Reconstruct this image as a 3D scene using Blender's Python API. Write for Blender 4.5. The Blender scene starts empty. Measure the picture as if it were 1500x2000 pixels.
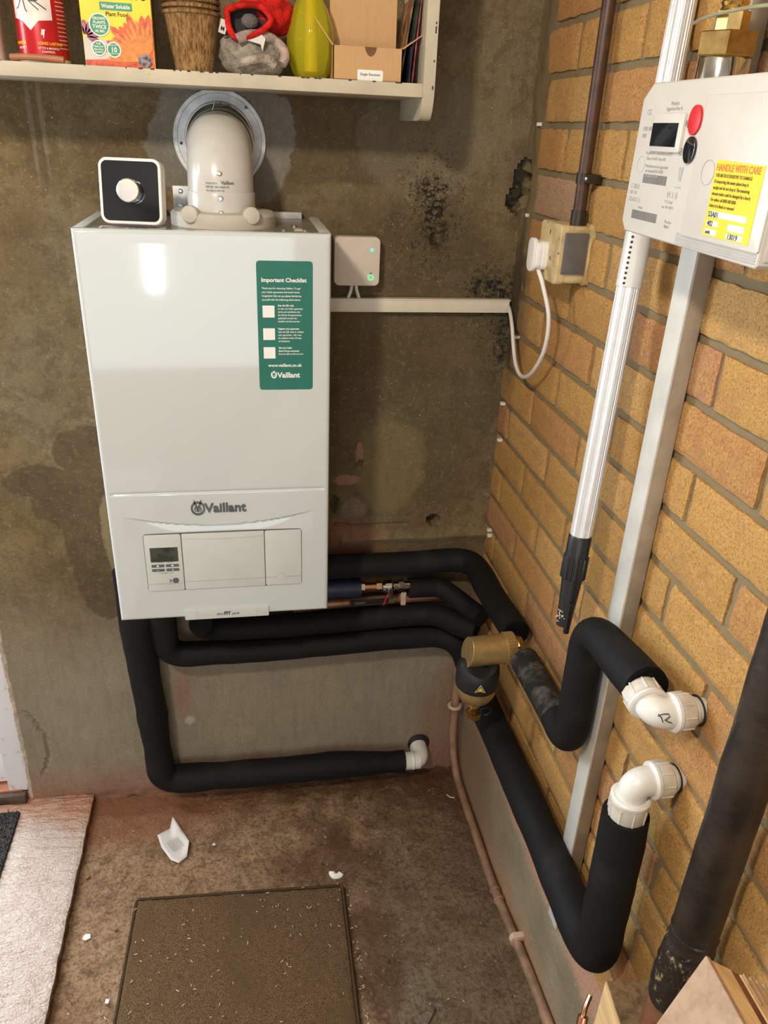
import bpy, bmesh, math, random
from mathutils import Vector, Matrix, noise
PI = math.pi
random.seed(7)
SC = bpy.context.scene
COL = SC.collection

# ------------------------------------------------------------------ camera, world, lights, exposure
cam = bpy.data.objects.new('camera', bpy.data.cameras.new('camera')); COL.objects.link(cam)
Rc = [[0.9854865850, -0.1647943701, 0.0407309013], [-0.0368979835, -0.4421550391, -0.8961793684], [0.1656946878, 0.8816698571, -0.4418184395]]
cam.matrix_world = Matrix(((Rc[0][0], -Rc[1][0], -Rc[2][0], -0.53227), (Rc[0][1], -Rc[1][1], -Rc[2][1], -1.53294),
                           (Rc[0][2], -Rc[1][2], -Rc[2][2], 1.55491), (0, 0, 0, 1)))
cam.data.sensor_width = 36; cam.data.lens = 1516.597 / 2000 * 36; cam.data.clip_start = 0.02
SC.camera = cam
SC.view_settings.view_transform = 'Standard'; SC.view_settings.look = 'None'
SC.view_settings.gamma = 1; SC.view_settings.use_curve_mapping = False
SC.view_settings.exposure = -0.18
world = bpy.data.worlds.new('world'); SC.world = world; world.use_nodes = True
world.node_tree.nodes['Background'].inputs[0].default_value = (0.80, 0.90, 1.0, 1)
world.node_tree.nodes['Background'].inputs[1].default_value = 1.3

def area(name, loc, target, sx, sy, power, col, shape='RECTANGLE'):
    l = bpy.data.lights.new(name, 'AREA'); l.shape = shape; l.size = sx; l.size_y = sy; l.energy = power; l.color = col
    o = bpy.data.objects.new(name, l); COL.objects.link(o); o.location = loc
    o.rotation_euler = (Vector(target) - Vector(loc)).to_track_quat('-Z', 'Y').to_euler(); return o
# ceiling lamp (above and left of the camera), the open garage door behind, the glazed back door at the left
area('ceiling_lamp_light', (-1.12, -1.62, 2.26), (-0.45, -0.2, 1.0), 0.13, 0.13, 24, (1.0, 0.87, 0.70), 'DISK')
area('garage_door_daylight', (-1.25, -4.3, 1.12), (-0.9, 0, 1.0), 2.1, 2.2, 29, (0.92, 0.97, 1.0))
area('back_door_daylight', (-1.62, 0.32, 1.15), (-1.3, -0.9, 0.0), 0.75, 1.8, 105, (0.84, 0.92, 1.0))
area('door_gap_daylight', (-1.10, -4.25, 0.74), (-0.6, 0, 1.3), 0.07, 0.34, 5.0, (0.95, 0.98, 1.0))

# ------------------------------------------------------------------ material helpers
class NT:
    def __init__(s, name, rough=0.6, metal=0.0, spec=0.5, coat=0.0):
        s.m = bpy.data.materials.new(name); s.m.use_nodes = True; s.t = s.m.node_tree; s.n = s.t.nodes; s.L = s.t.links
        s.b = s.n['Principled BSDF']; s.b.inputs['Roughness'].default_value = rough; s.b.inputs['Metallic'].default_value = metal
        s.b.inputs['Specular IOR Level'].default_value = spec; s.b.inputs['Coat Weight'].default_value = coat
        s._p = None
    @property
    def pos(s):
        if s._p is None: s._p = s.n.new('ShaderNodeNewGeometry').outputs['Position']
        return s._p
    def put(s, sock, v):
        if hasattr(v, 'node'): s.L.new(v, sock)
        elif isinstance(v, (tuple, list)) and len(v) == 3 and sock.type == 'RGBA': sock.default_value = (*v, 1)
        else: sock.default_value = v
    def noise(s, scale, detail=4, rough=0.55, vec=None, dist=0.0):
        n = s.n.new('ShaderNodeTexNoise'); n.inputs['Scale'].default_value = scale; n.inputs['Detail'].default_value = detail
        n.inputs['Roughness'].default_value = rough; n.inputs['Distortion'].default_value = dist
        s.L.new(vec if vec is not None else s.pos, n.inputs['Vector']); return n.outputs['Fac']
    def scl(s, v, vec=None):
        n = s.n.new('ShaderNodeVectorMath'); n.operation = 'MULTIPLY'; s.L.new(vec if vec is not None else s.pos, n.inputs[0])
        n.inputs[1].default_value = v; return n.outputs[0]
    def math(s, op, a, b=0.0, clamp=False):
        n = s.n.new('ShaderNodeMath'); n.operation = op; n.use_clamp = clamp; s.put(n.inputs[0], a); s.put(n.inputs[1], b); return n.outputs[0]
    def rng(s, v, a, b, c=0.0, d=1.0, smooth=True):
        n = s.n.new('ShaderNodeMapRange'); n.interpolation_type = 'SMOOTHSTEP' if smooth else 'LINEAR'; s.put(n.inputs[0], v)
        for i, x in enumerate((a, b, c, d)): n.inputs[i + 1].default_value = x
        return n.outputs[0]
    def mix(s, f, a, b, mode='MIX'):
        n = s.n.new('ShaderNodeMix'); n.data_type = 'RGBA'; n.blend_type = mode
        s.put(n.inputs[0], f); s.put(n.inputs[6], a); s.put(n.inputs[7], b); return n.outputs[2]
    def patch(s, c, r, soft=0.25, amt=0.5, scale=9.0, ragged=None):
        # irregular blotch: centre c, radii r (3-vectors; a huge radius ignores that axis)
        a = s.n.new('ShaderNodeVectorMath'); a.operation = 'SUBTRACT'; s.L.new(s.pos, a.inputs[0]); a.inputs[1].default_value = c
        b = s.n.new('ShaderNodeVectorMath'); b.operation = 'DIVIDE'; s.L.new(a.outputs[0], b.inputs[0]); b.inputs[1].default_value = r
        l = s.n.new('ShaderNodeVectorMath'); l.operation = 'LENGTH'; s.L.new(b.outputs[0], l.inputs[0])
        n = s.noise(scale, 6, 0.65)
        d = s.math('ADD', l.outputs['Value'], s.math('MULTIPLY', s.math('SUBTRACT', n, 0.5), amt * 2))
        return s.rng(d, 1 + soft / 2, 1 - soft / 2)
    def sep(s):
        n = s.n.new('ShaderNodeSeparateXYZ'); s.L.new(s.pos, n.inputs[0]); return n.outputs
    def bump(s, h, dist=0.002, strength=1.0):
        n = s.n.new('ShaderNodeBump'); n.inputs['Strength'].default_value = strength; n.inputs['Distance'].default_value = dist
        s.put(n.inputs['Height'], h); s.L.new(n.outputs[0], s.b.inputs['Normal'])
    def col(s, c): s.put(s.b.inputs['Base Color'], c); return s
    def rough(s, r): s.put(s.b.inputs['Roughness'], r); return s

def flat(name, c, rough=0.5, metal=0.0, spec=0.5, var=0.06, scale=30.0, coat=0.0, bump=0.0, bscale=200.0):
    k = NT(name, rough, metal, spec, coat)
    d = tuple(max(0, x * (1 - var * 2.5)) for x in c); e = tuple(min(1, x * (1 + var)) for x in c)
    k.col(k.mix(k.rng(k.noise(scale, 4), 0.3, 0.7), d, e))
    if bump: k.bump(k.noise(bscale, 3), bump)
    return k.m
M = {}

# ---- rendered back wall: olive brown cement render with cement-grey, darker, damp, ochre and rust-dust patches
k = NT('cement_render_back', 0.88, spec=0.25)
X = k.sep()
base = k.mix(k.rng(k.noise(5.0, 6, 0.6), 0.35, 0.68), (0.135, 0.092, 0.042), (0.245, 0.180, 0.088))
base = k.mix(k.rng(k.noise(2.2, 3), 0.45, 0.62), base, (0.215, 0.168, 0.098))
base = k.mix(k.rng(k.noise(26, 7, 0.75), 0.46, 0.60, 0, 0.55), base, (0.105, 0.074, 0.036))
base = k.mix(k.rng(k.noise(44, 6, 0.8, dist=0.6), 0.56, 0.70, 0, 0.5), base, (0.36, 0.285, 0.165))
base = k.mix(k.rng(k.math('ADD', X[2], k.math('MULTIPLY', k.noise(4, 4), 0.5)), 1.02, 0.55, 0, 0.85), base, k.mix(k.noise(9, 5), (0.265, 0.23, 0.17), (0.38, 0.33, 0.25)))          # greyer low down
dark = (0.085, 0.058, 0.03)
base = k.mix(k.math('MULTIPLY', k.patch((-0.22, 0, 1.12), (0.25, 9, 0.34), 0.5, 0.35, 6), 0.60), base, (0.085, 0.065, 0.036))  # broad darker patch on the render right of the boiler
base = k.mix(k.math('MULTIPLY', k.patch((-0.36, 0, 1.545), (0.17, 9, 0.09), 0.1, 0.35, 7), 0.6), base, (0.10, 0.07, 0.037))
base = k.mix(k.math('MULTIPLY', k.patch((-0.20, 0, 1.54), (0.12, 9, 0.11), 0.15, 0.35, 8), 0.5), base, (0.22, 0.19, 0.13))
damp = None
for (cx, cz, rx, rz) in ((-0.855, 0.945, 0.075, 0.055), (-0.955, 0.885, 0.075, 0.035), (-0.895, 0.845, 0.085, 0.07), (-0.875, 0.75, 0.055, 0.09), (-0.855, 0.65, 0.06, 0.10)):
    q = k.patch((cx, 0, cz), (rx, 9, rz), 0.10, 0.45, 17); damp = q if damp is None else k.math('MAXIMUM', damp, q)
base = k.mix(k.math('MULTIPLY', damp, 0.68), base, k.mix(k.noise(40, 5), (0.055, 0.036, 0.018), (0.125, 0.088, 0.048)))
base = k.mix(k.math('MULTIPLY', k.patch((-0.82, 0, 0.765), (0.032, 9, 0.10), 0.10, 0.35, 20), 0.85), base, (0.27, 0.225, 0.115))   # ochre drip
base = k.mix(k.math('MULTIPLY', k.patch((-0.235, 0, 0.90), (0.075, 9, 0.11), 0.30, 0.4, 16), 0.55), base, (0.25, 0.20, 0.09))
base = k.mix(k.math('MULTIPLY', k.patch((-0.562, 0, 1.525), (0.128, 9, 0.115), 0.05, 0.30, 13), 0.8), base, k.mix(k.noise(60, 5), (0.20, 0.19, 0.16), (0.33, 0.31, 0.27)))   # fresh mortar round the flue
base = k.mix(k.math('MULTIPLY', k.patch((-0.715, 0, 0.32), (0.02, 9, 0.08), 0.8, 0.5, 30), 0.5), base, (0.34, 0.16, 0.10))      # chalk mark
base = k.mix(k.math('MULTIPLY', k.patch((-0.705, 0, 0.235), (0.012, 9, 0.012), 0.8, 0.2, 30), 0.8), base, (0.5, 0.46, 0.38))
base = k.mix(k.math('MULTIPLY', k.patch((-0.33, 0, 0.70), (0.09, 9, 0.07), 0.5, 0.5, 18), 0.7), base, (0.26, 0.12, 0.07))       # exposed brick dust
for (cx, cz, rx, rz) in ((-0.303, 0.925, 0.008, 0.03), (-0.33, 0.868, 0.03, 0.012)):
    base = k.mix(k.math('MULTIPLY', k.patch((cx, 0, cz), (rx, 9, rz), 0.3, 0.5, 60), 0.9), base, (0.36, 0.20, 0.14))
base = k.mix(k.math('MULTIPLY', k.patch((-0.314, 0, 0.797), (0.031, 9, 0.026), 0.15, 0.3, 50), 0.8), base, k.mix(k.noise(220, 2), (0.10, 0.075, 0.05), (0.36, 0.27, 0.2)))
for dx in (-0.875, -0.857):                                                                                                     # pale drip runs under the shelf
    base = k.mix(k.math('MULTIPLY', k.patch((dx, 0, 1.55), (0.004, 9, 0.10), 0.8, 0.35, 26), 0.35), base, (0.36, 0.31, 0.24))
base = k.mix(k.math('MULTIPLY', k.rng(k.math('ADD', X[2], k.math('MULTIPLY', k.noise(12, 5), 0.12)), 0.205, 0.075), 0.85), base, k.mix(k.noise(25, 5), (0.30, 0.125, 0.075), (0.36, 0.20, 0.15)))  # red dust
base = k.mix(k.math('MULTIPLY', k.patch((-0.02, 0, 0.12), (0.11, 9, 0.22), 0.8, 0.4, 12), 0.7), base, (0.27, 0.14, 0.09))
# mould specks
sp = k.rng(k.noise(120, 5, 0.8), 0.545, 0.60)
for (cx, cz, rx, rz, a) in ((-0.175, 1.42, 0.075, 0.12, 1.0), (-0.045, 1.265, 0.07, 0.07, 1.3), (-0.02, 1.19, 0.03, 0.11, 1.2), (-0.174, 1.405, 0.02, 0.05, 1.6)):
    pm = k.patch((cx, 0, cz), (rx, 9, rz), 1.3, 0.5, 14)
    base = k.mix(k.math('MULTIPLY', k.math('MULTIPLY', sp, pm), a, True), base, (0.012, 0.010, 0.007))
sp2 = k.rng(k.noise(70, 6, 0.85), 0.47, 0.53)
for (cx, cz, rx, rz) in ((-0.172, 1.408, 0.022, 0.055), (-0.182, 1.458, 0.03, 0.02), (-0.040, 1.275, 0.045, 0.030), (-0.012, 1.18, 0.014, 0.06)):
    base = k.mix(k.math('MULTIPLY', k.math('MULTIPLY', sp2, k.patch((cx, 0, cz), (rx, 9, rz), 1.2, 0.9, 45)), 1.1, True), base, (0.008, 0.008, 0.006))
# grain and pale grit
base = k.mix(k.rng(k.noise(34, 7, 0.8, k.scl((1.6, 1, 0.35))), 0.45, 0.62, 0, 0.32), base, k.mix(0.5, base, (0.05, 0.035, 0.02)))
base = k.mix(k.rng(k.noise(90, 5, 0.85), 0.52, 0.66, 0, 0.35), base, k.mix(0.5, base, (0.55, 0.45, 0.30)))
base = k.mix(k.rng(k.noise(420, 2), 0.3, 0.75), base, (0.5, 0.5, 0.5), 'OVERLAY') if False else k.mix(k.rng(k.noise(260, 3, 0.7), 0.32, 0.72, 0.0, 0.38), base, k.mix(0.5, base, (0.03, 0.022, 0.012)))
base = k.mix(k.rng(k.noise(260, 1), 0.74, 0.765), base, (0.48, 0.43, 0.34))
k.col(base)
k.bump(k.math('ADD', k.math('MULTIPLY', k.noise(240, 4, 0.7), 0.6), k.noise(38, 6, 0.7)), 0.0036)
M['render'] = k.m

# ---- bricks (per-brick tint stored on the mesh), sandy and speckled
k = NT('buff_brick', 0.9, spec=0.2)
at = k.n.new('ShaderNodeAttribute'); at.attribute_name = 'tint'
c = k.mix(k.rng(k.noise(55, 4, 0.7), 0.35, 0.66, 0.0, 0.6), at.outputs['Color'], (0.58, 0.345, 0.11))
c = k.mix(k.math('MULTIPLY', k.rng(k.noise(14, 3), 0.56, 0.72), 0.30), c, (0.42, 0.17, 0.07))
c = k.mix(k.rng(k.noise(300, 4, 0.85), 0.50, 0.60, 0.0, 0.72), c, (0.27, 0.125, 0.035))
c = k.mix(k.rng(k.noise(300, 2, 0.8, k.scl((1, 1.3, 1))), 0.58, 0.68, 0.0, 0.6), c, (0.82, 0.57, 0.26))
c = k.mix(k.rng(k.noise(95, 3, 0.9), 0.69, 0.73, 0.0, 0.85), c, (0.05, 0.02, 0.01))
c = k.mix(k.rng(k.noise(22, 4, 0.7), 0.50, 0.64, 0.0, 0.35), c, (0.40, 0.24, 0.115))
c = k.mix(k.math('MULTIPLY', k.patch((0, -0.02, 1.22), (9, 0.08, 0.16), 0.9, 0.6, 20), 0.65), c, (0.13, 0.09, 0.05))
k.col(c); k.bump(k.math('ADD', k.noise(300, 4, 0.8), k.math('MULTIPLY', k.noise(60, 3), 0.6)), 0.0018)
M['brick'] = k.m
k = NT('mortar', 0.92, spec=0.2)
c = k.mix(k.noise(20, 5), (0.20, 0.155, 0.085), (0.30, 0.24, 0.145))
X = k.sep()
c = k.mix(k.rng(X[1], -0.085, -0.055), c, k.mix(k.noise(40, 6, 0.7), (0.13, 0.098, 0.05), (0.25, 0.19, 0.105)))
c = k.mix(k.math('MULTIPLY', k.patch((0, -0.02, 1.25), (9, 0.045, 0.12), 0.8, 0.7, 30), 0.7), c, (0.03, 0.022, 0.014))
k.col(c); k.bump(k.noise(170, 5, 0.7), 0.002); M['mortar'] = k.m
# ---- plinth
k = NT('plinth_render', 0.9, spec=0.25); X = k.sep()
c = k.mix(k.rng(k.noise(7, 6), 0.3, 0.7), (0.25, 0.205, 0.135), (0.33, 0.275, 0.19))
c = k.mix(k.rng(k.math('ADD', X[2], k.math('MULTIPLY', k.noise(10, 4), 0.10)), 0.185, 0.085), c, (0.40, 0.24, 0.145))
c = k.mix(k.rng(k.math('ADD', X[2], k.math('MULTIPLY', k.noise(8, 4), 0.05)), 0.262, 0.284), c, k.mix(k.noise(40, 4), (0.48, 0.27, 0.185), (0.40, 0.25, 0.175)))
c = k.mix(k.math('MULTIPLY', k.patch((0, 0.0, 0.12), (9, 0.30, 0.4), 0.9, 0.4, 6), 0.75), c, (0.27, 0.19, 0.125))
c = k.mix(k.rng(k.noise(260, 3), 0.5, 0.62, 0, 0.25), c, (0.05, 0.045, 0.03))
c = k.mix(k.rng(k.noise(150, 1), 0.745, 0.76), c, (0.5, 0.45, 0.36))
k.col(c); k.bump(k.math('ADD', k.noise(200, 4, 0.7), k.noise(30, 4)), 0.0016); M['plinth'] = k.m
# ---- floor
k = NT('dirty_concrete_floor', 0.9, spec=0.25)
c = k.mix(k.rng(k.noise(6.5, 7, 0.65), 0.34, 0.64), (0.27, 0.148, 0.072), (0.60, 0.395, 0.225))
c = k.mix(k.math('MULTIPLY', k.patch((-0.78, -0.2, 0), (0.22, 0.5, 9), 0.9, 0.4, 9), 0.7), c, k.mix(k.noise(22, 6), (0.46, 0.25, 0.13), (0.72, 0.48, 0.30)))
c = k.mix(k.math('MULTIPLY', k.patch((-0.12, -0.55, 0), (0.22, 0.42, 9), 0.8, 0.4, 6), 0.75), c, k.mix(k.noise(16, 6), (0.20, 0.135, 0.085), (0.34, 0.25, 0.165)))
c = k.mix(k.math('MULTIPLY', k.patch((-0.24, -0.66, 0), (0.05, 0.13, 9), 0.5, 0.5, 14), 0.8), c, (0.34, 0.27, 0.185))
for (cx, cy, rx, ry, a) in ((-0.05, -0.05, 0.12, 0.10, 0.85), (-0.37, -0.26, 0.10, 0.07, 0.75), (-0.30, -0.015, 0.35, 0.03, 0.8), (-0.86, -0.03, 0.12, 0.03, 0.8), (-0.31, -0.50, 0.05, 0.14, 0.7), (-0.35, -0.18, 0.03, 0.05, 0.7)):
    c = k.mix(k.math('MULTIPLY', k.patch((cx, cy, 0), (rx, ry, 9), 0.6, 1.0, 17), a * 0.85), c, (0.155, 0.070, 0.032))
c = k.mix(k.rng(k.noise(38, 7, 0.8, dist=0.8), 0.50, 0.64, 0, 0.6), c, (0.105, 0.055, 0.030))
c = k.mix(k.rng(k.noise(120, 5, 0.8), 0.47, 0.62, 0, 0.55), c, (0.10, 0.055, 0.030))
c = k.mix(k.rng(k.noise(60, 5, 0.8), 0.60, 0.72, 0, 0.5), c, (0.58, 0.42, 0.28))
c = k.mix(k.rng(k.noise(130, 1), 0.73, 0.75), c, (0.52, 0.42, 0.32))
c = k.mix(k.rng(k.noise(15, 6, 0.7), 0.47, 0.60, 0, 0.42), c, (0.16, 0.08, 0.042))
c = k.mix(k.math('MULTIPLY', k.patch((-0.88, -0.05, 0), (0.28, 0.10, 9), 0.9, 0.6, 14), 0.6), c, (0.42, 0.16, 0.075))
k.col(c); k.bump(k.math('ADD', k.noise(150, 5, 0.8), k.math('MULTIPLY', k.noise(35, 6, 0.75), 2.2)), 0.009); M['floor'] = k.m
# ---- raised slab
k = NT('textured_paving', 0.32, spec=0.9); X = k.sep()
c = k.mix(k.noise(16, 6), (0.31, 0.22, 0.165), (0.48, 0.385, 0.32))
c = k.mix(k.rng(k.math('ADD', X[1], k.math('MULTIPLY', k.noise(14, 4), 0.15)), -0.06, 0.04), c, (0.33, 0.15, 0.075))
c = k.mix(k.rng(k.noise(9, 4), 0.6, 0.75, 0, 0.5), c, (0.40, 0.24, 0.19))
k.col(c); k.bump(k.math('ADD', k.noise(60, 4, 0.6, k.scl((0.45, 1.5, 1))), k.math('MULTIPLY', k.noise(200, 3), 0.3)), 0.009); M['slab'] = k.m
# ---- carpets
k = NT('brown_carpet', 1.0, spec=0.1)
c = k.mix(k.rng(k.noise(450, 3, 0.8), 0.35, 0.65), (0.058, 0.034, 0.016), (0.26, 0.160, 0.085))
c = k.mix(k.rng(k.noise(9, 5), 0.45, 0.62, 0, 0.5), c, (0.13, 0.080, 0.04))
k.col(c); k.bump(k.noise(420, 3, 0.8), 0.004); M['carpet'] = k.m
M['carpet_edge'] = flat('carpet_binding', (0.07, 0.046, 0.025), 0.95, bump=0.002, bscale=400, spec=0.1)
k = NT('black_bristle', 0.9, spec=0.2); c = k.mix(k.rng(k.noise(500, 2, 0.8), 0.5, 0.68), (0.012, 0.012, 0.012), (0.30, 0.27, 0.25)); k.col(c); k.bump(k.noise(300, 3), 0.006); M['bristle'] = k.m
# ---- foam insulation
k = NT('black_foam', 0.7, spec=0.22)
c = k.mix(k.rng(k.noise(9, 4), 0.55, 0.8), (0.0075, 0.0075, 0.008), (0.020, 0.019, 0.019))
c = k.mix(k.math('MULTIPLY', k.rng(k.noise(26, 6, 0.7), 0.64, 0.78), 0.5), c, (0.07, 0.065, 0.06))
k.col(c); k.bump(k.noise(220, 3), 0.0006); M['foam'] = k.m
k = NT('dusty_foam', 0.7, spec=0.3)
c = k.mix(k.rng(k.noise(30, 6, 0.6), 0.45, 0.72), (0.010, 0.0095, 0.009), (0.105, 0.09, 0.075)); k.col(c); k.bump(k.noise(220, 3), 0.0006); M['foam_dusty'] = k.m
M['foam_end'] = flat('cut_foam', (0.006, 0.006, 0.006), 0.95, bump=0.002, bscale=300, spec=0.1)
# ---- painted, plastic, metal
k = NT('white_enamel', 0.06, spec=0.5, coat=0.5); k.col(k.mix(k.noise(3, 2), (0.56, 0.61, 0.62), (0.58, 0.63, 0.64))); M['enamel'] = k.m
M['boiler_trim'] = flat('boiler_white_plastic', (0.56, 0.595, 0.585), 0.35, var=0.01)
M['boiler_gap'] = flat('dark_gap', (0.09, 0.09, 0.085), 0.7)
M['grey_print'] = flat('dark_grey_print', (0.055, 0.06, 0.065), 0.5)
M['light_print'] = flat('pale_grey_print', (0.40, 0.39, 0.37), 0.6)
M['mid_print'] = flat('mid_grey_print', (0.20, 0.195, 0.19), 0.6)
M['grey_button'] = flat('grey_button', (0.10, 0.11, 0.115), 0.45)
M['lcd'] = flat('lcd_grey_green', (0.055, 0.068, 0.052), 0.18, var=0.15, scale=40)
M['lcd_ink'] = flat('lcd_ink', (0.015, 0.018, 0.015), 0.4)
M['green'] = flat('sticker_green', (0.008, 0.155, 0.115), 0.5, var=0.03)
M['white_print'] = flat('white_print', (0.85, 0.86, 0.84), 0.5, var=0.01)
k = NT('galvanised_steel', 0.5, 0.35); k.col(k.mix(k.rng(k.noise(28, 5, 0.6), 0.35, 0.65), (0.46, 0.48, 0.50), (0.68, 0.70, 0.72))); M['galv'] = k.m
M['black'] = flat('black_plastic', (0.014, 0.014, 0.015), 0.4)
M['rubber'] = flat('black_rubber', (0.009, 0.009, 0.010), 0.55)
M['flue'] = flat('flue_offwhite_plastic', (0.57, 0.56, 0.53), 0.22, var=0.02)
M['flue_base'] = flat('flue_adaptor_plastic', (0.52, 0.50, 0.43), 0.5, var=0.02)
M['steel'] = flat('zinc_screw', (0.62, 0.62, 0.60), 0.3, 1.0)
M['topplate'] = flat('grey_top_plate', (0.36, 0.33, 0.29), 0.3, 0.6, var=0.1, scale=8)
M['hivewhite'] = flat('white_thermostat_case', (0.80, 0.78, 0.74), 0.35, var=0.01)
k = NT('black_glass', 0.04, spec=0.6, coat=0.6); k.col((0.008, 0.010, 0.014)); M['glass_black'] = k.m
k = NT('brushed_aluminium', 0.22, 1.0); k.col(k.mix(k.noise(120, 3), (0.75, 0.75, 0.74), (0.9, 0.9, 0.88))); M['alu_knob'] = k.m
M['recv'] = flat('receiver_white', (0.62, 0.55, 0.46), 0.4, var=0.02)
for nm, cc, st in (('led_green', (0.05, 0.9, 0.25), 1.6), ('led_cyan', (0.05, 0.85, 0.75), 1.6)):
    k = NT(nm); k.col((0.05, 0.4, 0.2)); k.b.inputs['Emission Color'].default_value = (*cc, 1); k.b.inputs['Emission Strength'].default_value = st; M[nm] = k.m
M['trunk'] = flat('white_trunking', (0.66, 0.61, 0.50), 0.4, var=0.05, scale=12)
M['trunk_v'] = flat('grey_white_trunking', (0.62, 0.62, 0.58), 0.35, var=0.06, scale=14)
M['trunk_taupe'] = flat('taupe_trunking_side', (0.36, 0.30, 0.23), 0.5, var=0.1, scale=20)  # side channel, darker and browner than the lid
M['cable'] = flat('white_cable', (0.74, 0.71, 0.68), 0.4, var=0.02)
M['plug'] = flat('white_plug', (0.78, 0.76, 0.72), 0.3, var=0.01)
k = NT('grubby_cream_box', 0.4); c = k.mix(k.rng(k.noise(30, 5), 0.4, 0.7), (0.60, 0.48, 0.26), (0.40, 0.28, 0.13)); c = k.mix(k.rng(k.noise(160, 2), 0.68, 0.74), c, (0.05, 0.03, 0.02)); k.col(c); M['socket'] = k.m
M['tape'] = flat('grey_tape', (0.125, 0.12, 0.115), 0.35, var=0.06, scale=60)
M['conduit'] = flat('brown_conduit', (0.075, 0.032, 0.018), 0.42, var=0.15, scale=50)
M['conduit_dark'] = flat('dark_conduit_end', (0.030, 0.018, 0.012), 0.4, var=0.15, scale=50)
M['shelfpaint'] = flat('cream_shelf_paint', (0.56, 0.51, 0.39), 0.5, var=0.06, scale=14, bump=0.0006, bscale=90)
M['chip'] = flat('paint_chip_dark', (0.05, 0.03, 0.02), 0.8)
k = NT('copper_tarnished', 0.45, 0.6); c = k.mix(k.rng(k.noise(30, 5), 0.3, 0.7), (0.20, 0.09, 0.045), (0.36, 0.19, 0.11)); k.col(c); M['copper_old'] = k.m
M['copper'] = flat('copper_new', (0.78, 0.38, 0.24), 0.22, 1.0, var=0.1, scale=60)
M['floor_pipe'] = flat('painted_floor_pipe', (0.30, 0.175, 0.105), 0.6, 0.0, var=0.16, scale=22, bump=0.001, bscale=80)
M['blue'] = flat('navy_foam_wrap', (0.020, 0.030, 0.075), 0.4, var=0.2)
M['brass'] = flat('brass', (0.50, 0.33, 0.12), 0.30, 1.0, var=0.10, scale=80)
M['brass_matt'] = flat('matt_brass', (0.52, 0.37, 0.16), 0.36, 0.7, var=0.06, scale=60)
M['brass_bright'] = flat('bright_brass', (0.75, 0.50, 0.16), 0.16, 1.0, var=0.05, scale=80)
M['chrome'] = flat('chrome', (0.62, 0.61, 0.58), 0.12, 1.0, var=0.02)
M['clip'] = flat('pipe_clip_plastic', (0.55, 0.40, 0.30), 0.6, var=0.08)
k = NT('pushfit_white', 0.35); c = k.mix(k.rng(k.noise(35, 5), 0.5, 0.75, 0, 0.6), (0.76, 0.755, 0.72), (0.58, 0.53, 0.44)); k.col(c); M['pushfit'] = k.m
k = NT('pushfit_cream', 0.4); c = k.mix(k.rng(k.noise(35, 5), 0.45, 0.72), (0.68, 0.65, 0.59), (0.55, 0.48, 0.38)); k.col(c); M['pushfit_cap'] = k.m
M['marker'] = flat('marker_ink', (0.02, 0.02, 0.025), 0.6)
k = NT('ribbed_aluminium_pole', 0.34, 0.55); k.col(k.mix(k.noise(60, 2), (0.70, 0.71, 0.73), (0.86, 0.87, 0.88))); M['alu'] = k.m
M['alu_sleeve'] = flat('clear_grey_sleeve', (0.66, 0.66, 0.64), 0.18, 0.0, var=0.03)
M['meter'] = flat('meter_white', (0.55, 0.52, 0.47), 0.38, var=0.015)
M['meter_side'] = flat('meter_pinkish_white', (0.58, 0.52, 0.48), 0.4, var=0.015)
M['red'] = flat('red_button', (0.62, 0.015, 0.02), 0.35)
M['yellow'] = flat('yellow_label', (0.83, 0.58, 0.015), 0.45, var=0.02)
M['orange_print'] = flat('orange_print', (0.80, 0.16, 0.02), 0.5)
M['label_print'] = flat('brown_label_print', (0.16, 0.11, 0.01), 0.6)
k = NT('bitumen_wrapped_pipe', 0.42); c = k.mix(k.rng(k.noise(18, 5), 0.35, 0.7), (0.010, 0.008, 0.007), (0.034, 0.024, 0.018)); k.col(c); k.bump(k.noise(60, 4), 0.0015); M['soil'] = k.m
k = NT('scuffed_tape_wrap', 0.4); c = k.mix(k.rng(k.noise(90, 5, 0.7, k.scl((1, 1, 0.6))), 0.55, 0.66), (0.016, 0.013, 0.010), (0.30, 0.22, 0.11)); k.col(c); k.bump(k.noise(90, 4), 0.002); M['soil_tape'] = k.m
M['clay'] = flat('clay_pipe', (0.19, 0.075, 0.035), 0.6, var=0.15, scale=40)
k = NT('pale_pine', 0.55); X = k.sep(); c = k.mix(k.rng(k.noise(14, 4, 0.6, k.scl((3, 0.6, 6))), 0.35, 0.7), (0.80, 0.58, 0.30), (0.60, 0.38, 0.17)); k.col(c); k.bump(k.noise(90, 3, 0.6, k.scl((3, 0.5, 3))), 0.0008); M['pine'] = k.m
k = NT('rough_timber', 0.7); c = k.mix(k.rng(k.noise(26, 6, 0.7, k.scl((3, 3, 0.7))), 0.35, 0.7), (0.22, 0.135, 0.06), (0.085, 0.048, 0.02)); k.col(c); k.bump(k.noise(120, 4), 0.0012); M['timber'] = k.m
k = NT('mdf_board', 0.75); c = k.mix(k.rng(k.noise(70, 5, 0.7), 0.35, 0.7), (0.42, 0.29, 0.19), (0.32, 0.215, 0.135)); k.col(c); k.bump(k.noise(300, 3), 0.0005); M['mdf'] = k.m
k = NT('upvc_door', 0.3); c = k.mix(k.rng(k.noise(60, 4), 0.6, 0.72, 0, 0.5), (0.78, 0.79, 0.84), (0.45, 0.42, 0.42)); k.col(c); M['upvc'] = k.m
M['stone_sill'] = flat('dark_stone_sill', (0.095, 0.06, 0.045), 0.8, var=0.2, scale=30, bump=0.002, bscale=60)
M['terracotta'] = flat('red_tile_sill', (0.42, 0.16, 0.085), 0.6, var=0.12, scale=30)
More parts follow.
